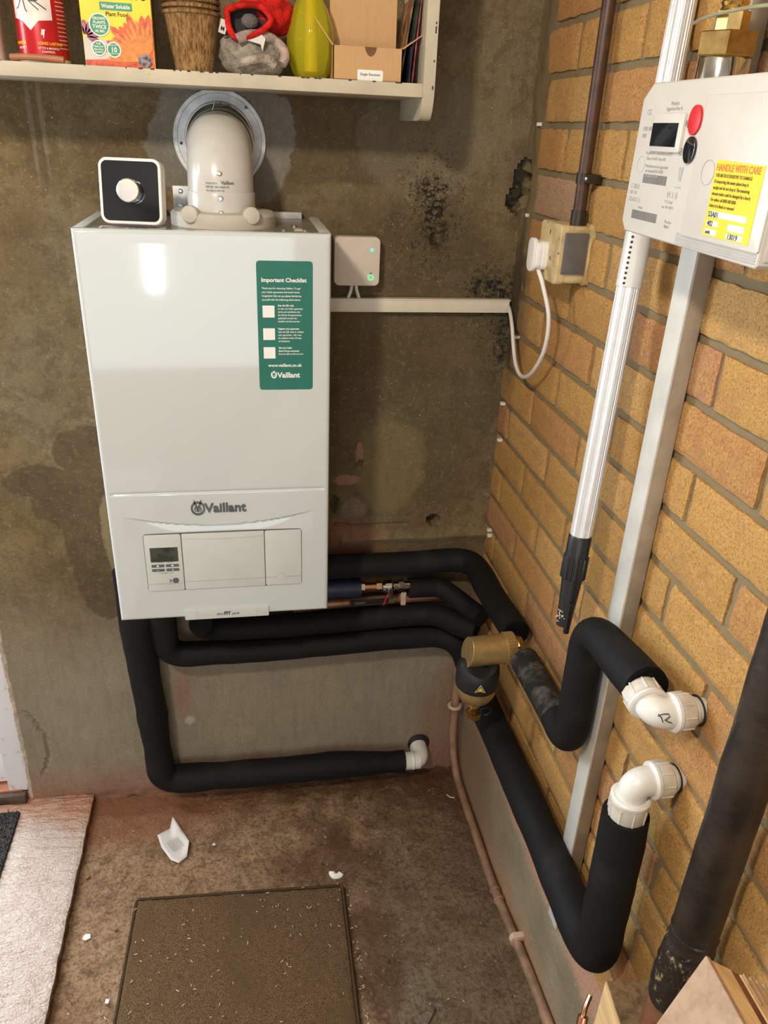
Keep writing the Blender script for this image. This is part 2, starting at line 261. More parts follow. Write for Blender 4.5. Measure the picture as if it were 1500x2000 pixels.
k = NT('frosted_glass', 0.35, spec=0.5); k.b.inputs['Alpha'].default_value = 0.3; k.col((0.85, 0.88, 0.92)); k.bump(k.noise(180, 3), 0.002); M['frost'] = k.m
k = NT('white_plaster', 0.85); c = k.mix(k.noise(12, 5), (0.55, 0.50, 0.42), (0.66, 0.62, 0.55)); k.col(c); M['plaster'] = k.m
M['oldplaster'] = flat('broken_plaster_edge', (0.62, 0.54, 0.44), 0.9, var=0.12, scale=60, bump=0.003, bscale=120)
M['patio'] = flat('outside_paving', (0.5, 0.5, 0.48), 0.8)
k = NT('kraft_cardboard', 0.75); c = k.mix(k.noise(160, 3, 0.6, k.scl((1.5, 1, 0.25))), (0.50, 0.295, 0.13), (0.60, 0.37, 0.18)); k.col(c); M['card'] = k.m
M['paper'] = flat('white_paper', (0.66, 0.62, 0.58), 0.6, var=0.03)
M['redwool'] = flat('red_knit', (0.62, 0.018, 0.014), 0.85, var=0.2, scale=70, bump=0.0025, bscale=320, spec=0.2)
M['greywool'] = flat('grey_knit', (0.40, 0.35, 0.29), 0.9, var=0.22, scale=45, bump=0.003, bscale=300, spec=0.2)
M['darkwool2'] = flat('grey_inner_knit', (0.13, 0.125, 0.12), 0.9, bump=0.002, bscale=300)
M['darkwool'] = flat('dark_grey_lining', (0.035, 0.033, 0.033), 0.9, bump=0.002, bscale=300)
M['pinkwool'] = flat('pinkish_grey_knit', (0.46, 0.35, 0.32), 0.9, var=0.2, scale=60, bump=0.003, bscale=300, spec=0.2)
k = NT('coir_fibre', 0.9, spec=0.2); c = k.mix(k.rng(k.noise(120, 5, 0.8, k.scl((2.5, 2.5, 0.35))), 0.35, 0.66), (0.17, 0.085, 0.03), (0.62, 0.37, 0.16)); k.col(c); k.bump(k.noise(150, 5, 0.8, k.scl((3, 3, 0.4))), 0.004); M['coir'] = k.m
k = NT('yellow_glass', 0.06, spec=0.6); k.b.inputs['Transmission Weight'].default_value = 0.72; k.b.inputs['IOR'].default_value = 1.2; k.col((0.90, 0.84, 0.05)); M['yglass'] = k.m
M['tinred'] = flat('tin_red', (0.52, 0.012, 0.018), 0.25, 0.2)
M['tinwhite'] = flat('tin_white', (0.80, 0.76, 0.72), 0.3)
M['pinkprint'] = flat('pink_print', (0.70, 0.22, 0.20), 0.4)
M['goldprint'] = flat('gold_print', (0.85, 0.45, 0.02), 0.4)
M['boxyellow'] = flat('box_yellow', (0.90, 0.68, 0.005), 0.4, var=0.03)
M['boxside'] = flat('box_dark_side', (0.16, 0.07, 0.02), 0.5, var=0.15)
M['boxgreen'] = flat('box_green', (0.02, 0.28, 0.13), 0.4, var=0.03)
M['petal_red'] = flat('petal_red', (0.80, 0.10, 0.015), 0.4, var=0.2, scale=120)
M['petal_orange'] = flat('petal_orange', (0.90, 0.26, 0.02), 0.4, var=0.15, scale=120)
M['petal_purple'] = flat('petal_purple', (0.42, 0.13, 0.25), 0.5, var=0.2, scale=120)
M['leafgrey'] = flat('flower_heart_grey', (0.25, 0.22, 0.24), 0.6, var=0.4, scale=200)
M['bottlewhite'] = flat('white_plastic_bottle', (0.70, 0.60, 0.55), 0.35, var=0.03)
M['rubbertube'] = flat('tan_rubber_tube', (0.38, 0.15, 0.07), 0.5, var=0.1)
M['packet_a'] = flat('seed_packet_tan', (0.36, 0.19, 0.09), 0.4, var=0.3, scale=40)
M['packet_b'] = flat('seed_packet_dark', (0.03, 0.06, 0.04), 0.3, var=0.5, scale=60)
M['packet_c'] = flat('seed_packet_navy', (0.012, 0.02, 0.05), 0.3, var=0.3, scale=60)
M['packet_d'] = flat('seed_packet_red', (0.50, 0.09, 0.10), 0.35, var=0.3, scale=60)
M['litter'] = flat('litter_pale', (0.60, 0.50, 0.38), 0.8, var=0.2, scale=200)
M['stone'] = flat('rubble_stone', (0.28, 0.17, 0.11), 0.9, var=0.3, scale=80, bump=0.002)
M['twig'] = flat('dark_twig', (0.06, 0.03, 0.02), 0.9)
M['washer'] = flat('grey_zip_wire', (0.30, 0.29, 0.18), 0.4)
M['lampglow'] = flat('lamp_diffuser', (0.9, 0.88, 0.82), 0.4)

# ------------------------------------------------------------------ mesh helpers
def V(*a): return Vector(a)
def basis(d, up=None):
    d = Vector(d).normalized()
    u = Vector(up) if up is not None else (Vector((0, 0, 1)) if abs(d.z) < 0.9 else Vector((0, 1, 0)))
    x = u.cross(d).normalized(); y = d.cross(x).normalized(); return x, y, d
def frame(o, x, y):
    x = Vector(x).normalized(); y = Vector(y); y = (y - x * y.dot(x)).normalized(); z = x.cross(y)
    m = Matrix((x, y, z)).transposed().to_4x4(); m.translation = Vector(o); return m
def new(): return bmesh.new()
def box(bm, lo, hi, bev=0.0, seg=2, mat=None):
    lo, hi = Vector(lo), Vector(hi); b = bmesh.new(); bmesh.ops.create_cube(b, size=1.0)
    bmesh.ops.transform(b, matrix=Matrix.Translation((lo + hi) / 2) @ Matrix.Diagonal((*(hi - lo), 1)), verts=b.verts)
    if bev > 0: bmesh.ops.bevel(b, geom=list(b.edges), offset=bev, segments=seg, profile=0.6, affect='EDGES')
    if mat is not None: bmesh.ops.transform(b, matrix=mat, verts=b.verts)
    add(bm, b); return bm
def add(bm, b):
    me = bpy.data.meshes.new('tmp'); b.to_mesh(me); b.free(); bm.from_mesh(me); bpy.data.meshes.remove(me)
def lathe(bm, prof, o, d, seg=40, cap=True, up=None):
    # prof: list of (distance along axis, radius)
    x, y, z = basis(d, up); o = Vector(o); rings = []
    for (t, r) in prof:
        rings.append([bm.verts.new(o + z * t + x * (r * math.cos(2 * PI * i / seg)) + y * (r * math.sin(2 * PI * i / seg))) for i in range(seg)])
    for a, b in zip(rings, rings[1:]):
        for i in range(seg): bm.faces.new((a[i], a[(i + 1) % seg], b[(i + 1) % seg], b[i]))
    if cap: bm.faces.new(list(reversed(rings[0]))); bm.faces.new(rings[-1])
    return bm
def cyl(bm, a, b, r, r2=None, seg=24):
    a, b = Vector(a), Vector(b); return lathe(bm, [(0, r), ((b - a).length, r if r2 is None else r2)], a, b - a, seg)
def ribbed(bm, a, b, r, depth, n, seg_per=6, r2=None):
    a, b = Vector(a), Vector(b); x, y, z = basis(b - a); N = n * seg_per; L = (b - a).length; r2 = r2 or r; rings = []
    for t, rr in ((0, r * 0.97), (0.02, r), (0.98, r2), (1, r2 * 0.97)):
        ring = []
        for i in range(N):
            q = rr - (depth if (i % seg_per) >= seg_per - 2 else 0); A = 2 * PI * i / N
            ring.append(bm.verts.new(a + z * (t * L) + x * (q * math.cos(A)) + y * (q * math.sin(A))))
        rings.append(ring)
    for p, q in zip(rings, rings[1:]):
        for i in range(N): bm.faces.new((p[i], p[(i + 1) % N], q[(i + 1) % N], q[i]))
    bm.faces.new(list(reversed(rings[0]))); bm.faces.new(rings[-1]); return bm
def smooth_path(pts, n=8, closed=False):
    # Catmull-Rom through the points (tuples: x,y,z[,r])
    P = [Vector(p) for p in pts]; out = []
    for i in range(len(P) - 1):
        p0 = P[i - 1] if i > 0 else P[i] * 2 - P[i + 1]; p1, p2 = P[i], P[i + 1]; p3 = P[i + 2] if i + 2 < len(P) else P[i + 1] * 2 - P[i]
        for j in range(n):
            t = j / n
            out.append(0.5 * ((2 * p1) + (p2 - p0) * t + (2 * p0 - 5 * p1 + 4 * p2 - p3) * t * t + (3 * p1 - p0 - 3 * p2 + p3) * t ** 3))
    out.append(P[-1]); return out
def corner_path(pts, rad, n=8, step=0.02):
    # straight runs joined by rounded corners; pts are 3-vectors; rad per inner corner
    P = [Vector(p) for p in pts]; out = [P[0]]
    for i in range(1, len(P) - 1):
        r = rad[i - 1] if isinstance(rad, (list, tuple)) else rad
        a = (P[i - 1] - P[i]).normalized(); b = (P[i + 1] - P[i]).normalized()
        s, e = P[i] + a * r, P[i] + b * r
        for j in range(n + 1):
            t = j / n; out.append((s * (1 - t) + P[i] * t) * (1 - t) + (P[i] * (1 - t) + e * t) * t)
    out.append(P[-1]); res = [out[0]]
    for p in out[1:]:
        L = (p - res[-1]).length; k = max(1, int(L / step)); q = res[-1].copy()
        for j in range(1, k + 1): res.append(q + (p - q) * (j / k))
    return res
def tube(bm, path, r, seg=20, cap=True, wob=0.0, sx=1.0, seed=0.0):
    P = [Vector(p[:3]) for p in path]; n = len(P)
    T = [(P[min(i + 1, n - 1)] - P[max(i - 1, 0)]).normalized() for i in range(n)]
    x = basis(T[0])[0]; rings = []
    for i in range(n):
        x = (x - T[i] * x.dot(T[i])).normalized(); y = T[i].cross(x)
        rr = r[i] if isinstance(r, (list, tuple)) else r
        ring = []
        for j in range(seg):
            A = 2 * PI * j / seg; q = rr
            d = x * math.cos(A) * sx + y * math.sin(A)
            if wob: q = rr * (1 + wob * noise.noise((P[i] + d * rr) * 16 + Vector((seed, 0, 0))) + wob * 0.6 * noise.noise(P[i] * 30 + Vector((seed, 9, 0))))
            ring.append(bm.verts.new(P[i] + d * q))
        rings.append(ring)
    for a, b in zip(rings, rings[1:]):
        for j in range(seg): bm.faces.new((a[j], a[(j + 1) % seg], b[(j + 1) % seg], b[j]))
    if cap: bm.faces.new(list(reversed(rings[0]))); bm.faces.new(rings[-1])
    return bm
def rrect(w, h, r, n=6):
    pts = []
    for (cx, cy, a0) in ((w / 2 - r, h / 2 - r, 0), (-w / 2 + r, h / 2 - r, 90), (-w / 2 + r, -h / 2 + r, 180), (w / 2 - r, -h / 2 + r, 270)):
        for i in range(n + 1):
            a = math.radians(a0 + 90 * i / n); pts.append((cx + r * math.cos(a), cy + r * math.sin(a)))
    return pts
def prism(bm, pts, z0, z1, mat=None, bev=0.0, seg=2, holes=None):
    b = bmesh.new(); lo = [b.verts.new((p[0], p[1], z0)) for p in pts]; hi = [b.verts.new((p[0], p[1], z1)) for p in pts]
    n = len(pts); b.faces.new(list(reversed(lo))); top = b.faces.new(hi)
    for i in range(n): b.faces.new((lo[i], lo[(i + 1) % n], hi[(i + 1) % n], hi[i]))
    bmesh.ops.recalc_face_normals(b, faces=b.faces)
    if bev > 0: bmesh.ops.bevel(b, geom=list(top.edges), offset=bev, segments=seg, profile=0.6, affect='EDGES')
    if mat is not None: bmesh.ops.transform(b, matrix=mat, verts=b.verts)
    add(bm, b); return bm
def ring2d(bm, r0, r1, z0, z1, c=(0, 0), mat=None, seg=36, sy=1.0):
    b = bmesh.new(); R = []
    for (r, z) in ((r0, z0), (r1, z0), (r1, z1), (r0, z1)):
        R.append([b.verts.new((c[0] + r * math.cos(2 * PI * i / seg), c[1] + sy * r * math.sin(2 * PI * i / seg), z)) for i in range(seg)])
    for k_ in range(4):
        a, q = R[k_], R[(k_ + 1) % 4]
        for i in range(seg): b.faces.new((a[i], a[(i + 1) % seg], q[(i + 1) % seg], q[i]))
    if mat is not None: bmesh.ops.transform(b, matrix=mat, verts=b.verts)
    add(bm, b); return bm
def text(bm, lines, mat, bold=0.0, ext=0.00015, align='LEFT', sx=1.0):
    # lines: (string, x, y, size[, align]) in the plane of mat
    for ln in lines:
        cu = bpy.data.curves.new('t', 'FONT'); cu.body = ln[0]; cu.size = ln[3]; cu.extrude = ext; cu.offset = bold * ln[3]; cu.resolution_u = 3
        cu.align_x = ln[4] if len(ln) > 4 else align
        ob = bpy.data.objects.new('t', cu); COL.objects.link(ob)
        dg = bpy.context.evaluated_depsgraph_get(); me = bpy.data.meshes.new_from_object(ob.evaluated_get(dg))
        b = bmesh.new(); b.from_mesh(me); bpy.data.meshes.remove(me)
        bmesh.ops.transform(b, matrix=mat @ Matrix.Translation((ln[1], ln[2], 0)) @ Matrix.Diagonal((sx, 1, 1, 1)), verts=b.verts)
        add(bm, b); bpy.data.objects.remove(ob); bpy.data.curves.remove(cu)
    return bm

def thing(name, label, cat, loc=(0, 0, 0), group=None):
    o = bpy.data.objects.new(name, None); COL.objects.link(o); o.location = loc; o.empty_display_size = 0.02
    o['label'] = label; o['category'] = cat
    if group: o['group'] = group
    return o
WL = {}
def wloc(o): return WL.get(o.name, Vector(o.location)) if o is not None else Vector((0, 0, 0))
def obj(name, bm, mat, parent=None, smooth=True, ang=35, label=None):
    # geometry is given in world space; a part keeps it relative to its thing
    L = wloc(parent)
    bmesh.ops.recalc_face_normals(bm, faces=bm.faces)
    if L.length > 0: bmesh.ops.translate(bm, vec=-L, verts=bm.verts)
    me = bpy.data.meshes.new(name); bm.to_mesh(me); bm.free()
    for p in me.polygons: p.use_smooth = smooth
    if smooth: me.set_sharp_from_angle(angle=math.radians(ang))
    ms = mat if isinstance(mat, list) else [mat]
    for m in ms: me.materials.append(M[m] if isinstance(m, str) else m)
    o = bpy.data.objects.new(name, me); COL.objects.link(o)
    if parent is not None: o.parent = parent; WL[o.name] = L.copy()
    else: WL[o.name] = Vector((0, 0, 0))
    if label: o['label'] = label
    return o
def tag(o, label, cat, group=None, kind=None):
    o['label'] = label; o['category'] = cat
    if group: o['group'] = group
    if kind: o['kind'] = kind
    return o
def struct(name, bm, mat, smooth=False, label=None):
    o = obj(name, bm, mat, None, smooth); o['kind'] = 'structure'
    if label: o['label'] = label
    return o
def steps(lo, hi, fine_lo, fine_hi, f, c):
    s = []; v = lo
    while v < fine_lo - 1e-6: s.append(v); v += min(c, max(fine_lo - v, 1e-4))
    n = round((fine_hi - fine_lo) / f); s += [fine_lo + (fine_hi - fine_lo) * i / n for i in range(n + 1)]
    v = fine_hi + c
    while v < hi - 1e-6: s.append(v); v += c
    if hi > fine_hi + 1e-6: s.append(hi)
    return s
def grid(us, vs, f):
    bm = bmesh.new(); R = [[bm.verts.new(f(u, v)) for v in vs] for u in us]
    for i in range(len(us) - 1):
        for j in range(len(vs) - 1): bm.faces.new((R[i][j], R[i + 1][j], R[i + 1][j + 1], R[i][j + 1]))
    return bm
def nz(x, y, z, s, o=0.0): return noise.noise(Vector((x * s + o, y * s - o, z * s + 2 * o)))
def fbm(x, y, z, s, oct=4): return noise.fractal(Vector((x * s, y * s, z * s)), 0.9, 2.0, oct)

# ------------------------------------------------------------------ the room
CEIL = 2.36; YF = -4.5; XL = -2.5
def back(x, z):
    y = 0.0012 * fbm(x, 0, z, 6) + 0.0022 * nz(x, 0, z, 2.3)
    # broken-out hole where pipes once ran, in the corner
    for (cx, cz, rx, rz, dp) in ((0.006, 1.480, 0.024, 0.030, 0.05), (-0.006, 1.445, 0.022, 0.024, 0.05), (-0.131, 0.762, 0.012, 0.011, 0.035),
                                 (-0.302, 0.905, 0.0045, 0.005, 0.02), (-0.356, 0.812, 0.008, 0.016, 0.02)):
        d = math.hypot((x - cx) / rx, (z - cz) / rz) + 0.45 * nz(x, 1, z, 60)
        if d < 1.15: y += dp * max(0, min(1, (1.15 - d) / 0.3))
    d = math.hypot((x + 0.314) / 0.034, (z - 0.797) / 0.027) + 0.3 * nz(x, 1, z, 40)
    if d < 1: y -= 0.006 * min(1, (1 - d) * 3)
    # long cracks
    cr = abs(z - (0.757 + 0.004 * nz(x, 0, 0, 25))); 
    if -0.36 < x < -0.19 and cr < 0.003: y += 0.006
    cx = -1.054 - 0.045 * ((z - 0.19) / 0.12) ** 2 + 0.004 * nz(0, 0, z, 60)
    if 0.10 < z < 0.30 and abs(x - cx - 0.012) < 0.0035: y += 0.006
    # fillet / ledge at the foot of the upper render, just above the pipes
    y -= 0.010 * math.exp(-((z - 0.722 + 0.004 * nz(x, 0, 0, 10)) / 0.012) ** 2) * (1 if x > -0.34 else 0)
    if z < 0.03: y += 0.010 * (0.03 - z) / 0.03 * (0.5 + nz(x, 5, z, 40))
    return y
xs = steps(-1.088, 0.03, -1.088, 0.03, 0.0055, 0.1); zs = steps(-0.02, CEIL, -0.02, 1.80, 0.0055, 0.1)
def bw(x, z):
    xx = x
    if x < -1.08: xx = x - 0.010 * (0.5 - nz(0, 3, z, 14)) - (0.012 if z < 0.2 else 0)     # ragged edge against the door
    return (xx, back(x, z), z)
struct('wall_back', grid(xs, zs, bw), 'render', True)
bm = new(); box(bm, (XL, 0.0, 2.10), (-1.07, 0.12, CEIL)); box(bm, (XL, 0, -0.02), (-2.02, 0.12, 2.10)); struct('wall_back_surround', bm, 'plaster')
bm = new(); box(bm, (-1.08, 0.062, -0.02), (0.05, 0.12, CEIL)); struct('wall_back_core', bm, 'mortar')
bm = new(); box(bm, (XL - 0.1, YF, -0.02), (XL, 0.12, CEIL)); struct('wall_left', bm, 'plaster')
bm = new(); box(bm, (XL - 0.1, YF - 0.1, CEIL), (0.2, 0.12, CEIL + 0.05)); struct('ceiling', bm, 'plaster')
bm = new(); box(bm, (XL, YF - 0.1, 0), (-2.32, YF, CEIL)); box(bm, (-0.18, YF - 0.1, 0), (0.2, YF, CEIL)); box(bm, (-2.32, YF - 0.1, 2.22), (-0.18, YF, CEIL)); struct('wall_front', bm, 'plaster')

# floor, with the slab's edge running along x = -0.955
def fl(x, y):
    z = 0.0034 * fbm(x, y, 0, 7) + 0.0026 * fbm(x, y, 3, 36, 4)
    if x < -0.93 and -0.09 < y: z += 0.0
    if y > -0.03: z += 0.006 * (y + 0.03) / 0.03 * (0.3 + fbm(x, y, 0, 30, 3))
    z += 0.006 * math.exp(-((x + 0.90) / 0.05) ** 2) * max(0, nz(x, y, 0, 26))
    return (x, y, z - 0.002)
struct('floor', grid(steps(XL, 0.0, -0.97, 0.0, 0.0065, 0.3), steps(YF, 0.03, -0.80, 0.03, 0.0065, 0.3), fl), 'floor', True)

# brick wall: mortar bed and individually shaped bricks, one wall
Z0 = 1.7224; P = 0.075
def mortar_f(y, z):
    x = 0.0035 + 0.0014 * fbm(0, y, z, 20)
    if y > -0.12 and z > 1.1:
        t = min(1, max(0, (y + 0.075) / 0.03)) * min(1, max(0, (z - 1.1) / 0.1)); x -= 0.006 * t * (1 + 0.5 * nz(0, y, z, 30))
        for (cy, cz, ry, rz) in ((-0.006, 1.480, 0.026, 0.032), (-0.002, 1.445, 0.020, 0.024), (-0.0, 1.20, 0.012, 0.04)):
            d = math.hypot((y - cy) / ry, (z - cz) / rz) + 0.35 * nz(2, y, z, 60)
            if d < 1.15: x += 0.045 * max(0, min(1, (1.15 - d) / 0.3))
    return (x, y, z)
bm = grid(steps(YF, 0.02, -0.14, 0.02, 0.004, 0.05), steps(0.28, CEIL, 0.28, 1.9, 0.006, 0.4), mortar_f)
mort = bm
def brick_wall():
    b = bmesh.new(); cl = b.loops.layers.float_color.new('tint'); rnd = random.Random(3)
    for r in range(-9, 19):
        zt = Z0 - P * r - 0.0055; zb = zt - P + 0.0115
        if zb > CEIL: continue
        off = -0.06 if r % 2 else -0.181
        edges = [{-2: -0.03, -1: -0.02, 0: -0.025, 1: -0.04, 2: -0.050, 3: -0.055, 4: -0.050, 5: -0.030, 6: -0.028, 7: -0.020}.get(r, 0.07)]; y = off
        while y > YF: edges.append(y); y -= 0.2275
        edges.append(YF)
        for i in range(len(edges) - 1):
            y1, y0 = edges[i] - 0.0055, edges[i + 1] + 0.0055
            if y1 - y0 < 0.015: continue
            q = rnd.random()
            base = (0.54, 0.31, 0.105) if q < 0.56 else ((0.52, 0.26, 0.11) if q < 0.78 else ((0.62, 0.38, 0.15) if q < 0.90 else (0.44, 0.215, 0.125)))
            if r == 3 and i == 1: base = (0.44, 0.30, 0.25)                 # the bleached brick face above the socket
            v = rnd.uniform(0.9, 1.1); base = tuple(min(1, c_ * v) for c_ in base)
            near = y1 > -1.4
            nu = max(3, int((y1 - y0) / (0.007 if near else 0.08))); nv = 9 if near else 3
            sd = rnd.uniform(0, 90); jy = rnd.uniform(-0.0015, 0.0015); jx = rnd.uniform(-0.0012, 0.0012); chip = rnd.choice([0, 0, 1, 2])
            g = []
            for a in range(nu + 1):
                row = []
                for c_ in range(nv + 1):
                    u, w = a / nu, c_ / nv
                    yy, zz = y0 + (y1 - y0) * u, zb + (zt - zb) * w
                    eu = min(u, 1 - u) * (y1 - y0); ew = min(w, 1 - w) * (zt - zb)
                    if near:
                        if a in (0, nu): yy += 0.0024 * nz(sd, 0, zz, 70) 
                        if c_ in (0, nv): zz += 0.0018 * nz(sd, yy, 0, 50)
                    e = min(eu, ew); xx = -0.0020 + jx + 0.0022 * math.exp(-e / 0.0030) + 0.0010 * nz(sd, yy, zz, 45)
                    if chip == 1 and near: xx += 0.004 * max(0, 1 - math.hypot(yy - y1, zz - zt) / 0.014)
                    if chip == 2 and near: xx += 0.004 * max(0, 1 - math.hypot(yy - y0, zz - zb) / 0.012)
                    row.append(b.verts.new((xx, yy, zz)))
                g.append(row)
            fs = []
            for a in range(nu):
                for c_ in range(nv): fs.append(b.faces.new((g[a][c_], g[a + 1][c_], g[a + 1][c_ + 1], g[a][c_ + 1])))
            ring = [g[a][0] for a in range(nu + 1)] + [g[nu][c_] for c_ in range(1, nv + 1)] + [g[a][nv] for a in range(nu - 1, -1, -1)] + [g[0][c_] for c_ in range(nv - 1, 0, -1)]
            rear = [b.verts.new((0.02, p_.co.y, p_.co.z)) for p_ in ring]; n = len(ring)
            for i2 in range(n): fs.append(b.faces.new((ring[i2], rear[i2], rear[(i2 + 1) % n], ring[(i2 + 1) % n])))
            for f_ in fs:
                for lp in f_.loops: lp[cl] = (*base, 1)
    return b
br = struct('wall_right', brick_wall(), 'brick', True)
mo = obj('mortar', mort, 'mortar', br, True)
# plinth of rendered concrete under the bricks
def pl(y, t):
    prof = [(-0.012, -0.02), (-0.012, 0.0), (-0.0125, 0.08), (-0.012, 0.16), (-0.0125, 0.24), (-0.0105, 0.255), (-0.004, 0.283), (0.001, 0.30), (0.02, 0.302)]
    i = min(int(t), len(prof) - 2); f = t - i
    x = prof[i][0] * (1 - f) + prof[i + 1][0] * f; z = prof[i][1] * (1 - f) + prof[i + 1][1] * f
    return (x + 0.0012 * fbm(0, y, z, 12) * (1 if t < 7.5 else 0), y, z + 0.002 * nz(0, y, 0, 20) * (t > 4))
struct('baseboard_right', grid(steps(YF, 0.02, -1.3, 0.02, 0.012, 0.3), [i / 6 for i in range(0, 49)], pl), 'plinth', True)

# left: raised paving slab, sill and glazed back door
def sl(x, y):
    z = 0.024 + 0.0016 * fbm(x, y, 0, 30, 3) + 0.0014 * math.sin(y * 260 + 5 * nz(x, y, 0, 8)) * (1 if x < -0.96 else 0)
    return z
def slab_bm():
    us = steps(XL, -0.955, -1.25, -0.955, 0.006, 0.25); vs = steps(-2.6, 0.0, -0.85, 0.0, 0.006, 0.3)
    b = bmesh.new(); G = [[b.verts.new((x + (0.003 * nz(x, y, 9, 30) if i == len(us) - 1 else 0), y, sl(x, y) - (0.002 if i == len(us) - 1 else 0))) for y in vs] for i, x in enumerate(us)]
    for i in range(len(us) - 1):
        for j in range(len(vs) - 1): b.faces.new((G[i][j], G[i + 1][j], G[i + 1][j + 1], G[i][j + 1]))
    e = [b.verts.new((v.co.x - 0.003 + 0.003 * nz(0, v.co.y, 4, 50), v.co.y, -0.006)) for v in G[-1]]
    for j in range(len(vs) - 1): b.faces.new((G[-1][j], e[j], e[j + 1], G[-1][j + 1]))
    e2 = [b.verts.new((g[0].co.x, g[0].co.y, -0.006)) for g in G]
    for i in range(len(us) - 1): b.faces.new((G[i][0], e2[i], e2[i + 1], G[i + 1][0]))
    return b
struct('floor_slab', slab_bm(), 'slab', True)
bm = new(); box(bm, (-2.02, -0.012, 0.018), (-1.112, 0.13, 0.050), 0.004); struct('trim_1', bm, 'stone_sill', True)
bm = new(); box(bm, (-2.02, 0.002, 0.0505), (-1.12, 0.11, 0.057), 0.002); struct('trim_2', bm, 'terracotta', True)
bm = new(); box(bm, (-2.05, 0.03, 0.052), (-2.02, 0.09, 2.10)); box(bm, (-1.152, 0.004, 0.052), (-1.100, 0.07, 2.10), 0.004); box(bm, (-2.02, 0.03, 2.04), (-1.152, 0.09, 2.10)); dr = struct('door_1', bm, 'upvc', True)
bm = new(); box(bm, (-2.02, 0.025, 0.066), (-1.155, 0.065, 0.155), 0.004); box(bm, (-2.02, 0.025, 0.155), (-1.93, 0.065, 2.03), 0.004); box(bm, (-1.19, 0.025, 0.155), (-1.156, 0.065, 2.03), 0.004); box(bm, (-1.93, 0.025, 1.95), (-1.19, 0.065, 2.03), 0.004)
obj('door_leaf', bm, 'upvc', dr)
bm = new(); box(bm, (-1.935, 0.04, 0.15), (-1.185, 0.05, 1.96)); obj('glass_pane', bm, 'frost', dr)
bm = new(); box(bm, (-5, 0.14, -0.12), (2, 5, -0.05)); struct('ground_outside', bm, 'patio')
# broken plaster along the door jamb
def edge_strip():
    b = bmesh.new(); n = 120; rows = []
    for i in range(n + 1):
        z = 0.03 + 2.0 * i / n
        w = 0.006 + 0.010 * max(0, nz(0, 0, z, 9, 3)) + 0.008 * max(0, nz(0, 0, z, 30, 1))
        rows.append([b.verts.new((-1.104, -0.0005, z)), b.verts.new((-1.104 + w * 0.5, -0.004, z)), b.verts.new((-1.104 + w + 0.008, 0.006, z))])
    for a, q in zip(rows, rows[1:]):
        for j in range(2): b.faces.new((a[j], a[j + 1], q[j + 1], q[j]))
    return b
struct('trim_3', edge_strip(), 'oldplaster', True)

# ------------------------------------------------------------------ boiler
BX, BZ, BY = -0.7853, 0.7040, -0.2536   # left, bottom, front of the casing
FB = frame((BX, BY, BZ), (1, 0, 0), (0, 0, 1))     # u to the right, v up; +w faces -y (into the room)
FBm = Matrix.Translation((BX, BY, BZ)) @ Matrix(((1, 0, 0, 0), (0, 0, -1, 0), (0, 1, 0, 0), (0, 0, 0, 1)))  # w towards the room
boiler = thing('boiler', 'tall white wall-hung gas boiler with green sticker on its front', 'boiler', (BX + 0.195, 0, BZ))
def front_cover():
    W, H = 0.39, 0.70
    us = sorted(set([0, 0.0012, 0.003, 0.006] + [0.006 + (W - 0.012) * i / 126 for i in range(127)] + [W - 0.003, W - 0.0012, W]))
    vs = sorted(set([0, 0.0012, 0.003, 0.006] + [0.006 + 0.254 * i / 127 for i in range(128)] + [0.262 + 0.001 * i - 0.004 for i in range(9)] + [0.27 + (H - 0.276) * i / 30 for i in range(31)] + [H - 0.003, H - 0.0012, H]))
    def f(u, v):
        e = min(u, W - u, H - v, v); w = 0.0
        if e < 0.006: w -= 0.006 - math.sqrt(max(0, 0.006 ** 2 - (0.006 - e) ** 2))
        if 0.010 < u < 0.381: w -= 0.0022 * math.exp(-((v - 0.2625) / 0.0020) ** 2)
        t = (u - 0.193) / 0.167
        if abs(t) < 1:
            zc = 0.197 + 0.022 * t * t; fade = (1 - t * t) ** 0.8
            if v < zc: w -= 0.0085 * fade * math.exp(-(zc - v) / 0.026) * min(1, (zc - v) / 0.0022)
        return FBm @ Vector((u, v, w))
    b = grid(us, vs, f)
    # returns along the sides
    def side(pa, pb):
        q = [b.verts.new(FBm @ Vector((x, y, z))) for (x, y, z) in (pa[0], pa[1], pb[1], pb[0])]; b.faces.new(q)
    D = 0.2535 - 0.012
    side(((0, 0, -0.006), (0, 0.7, -0.006)), ((0, 0, -D), (0, 0.7, -D)))
    side(((W, 0, -0.006), (W, 0.7, -0.006)), ((W, 0, -D), (W, 0.7, -D)))
    # top lip returns 10 mm and the underside
    side(((0, 0.7, -0.006), (W, 0.7, -0.006)), ((0, 0.7, -0.016), (W, 0.7, -0.016)))
    side(((0, 0, -0.006), (W, 0, -0.006)), ((0, 0, -0.03), (W, 0, -0.03)))
    return b
cv = obj('front_cover', front_cover(), 'enamel', boiler, True, 40)
bm = new()
box(bm, (BX + 0.003, -0.24, BZ + 0.01), (BX + 0.387, -0.002, BZ + 0.6975)); obj('inner_casing', bm, 'topplate', boiler, False)
for s in (0, 1):     # raised rails round the recessed top
    bm = new()
    x0 = BX if s == 0 else BX + 0.39 - 0.016
    box(bm, (x0, -0.238, BZ + 0.6955), (x0 + 0.016, -0.002, BZ + 0.7000), 0.001)
    obj('side_rail', bm, 'boiler_trim', boiler)
bm = new(); box(bm, (BX + 0.20, -0.02, BZ + 0.6975), (BX + 0.36, -0.004, BZ + 0.7085), 0.001); box(bm, (BX + 0.02, -0.02, BZ + 0.6975), (BX + 0.12, -0.004, BZ + 0.7085), 0.001); obj('hanging_bracket', bm, 'galv', boiler)
bm = new(); box(bm, (BX + 0.035, -0.232, BZ + 0.6980), (BX + 0.135, -0.195, BZ + 0.6984)); lb = obj('data_label', bm, 'paper', boiler, False, label='white printed label on the boiler top')
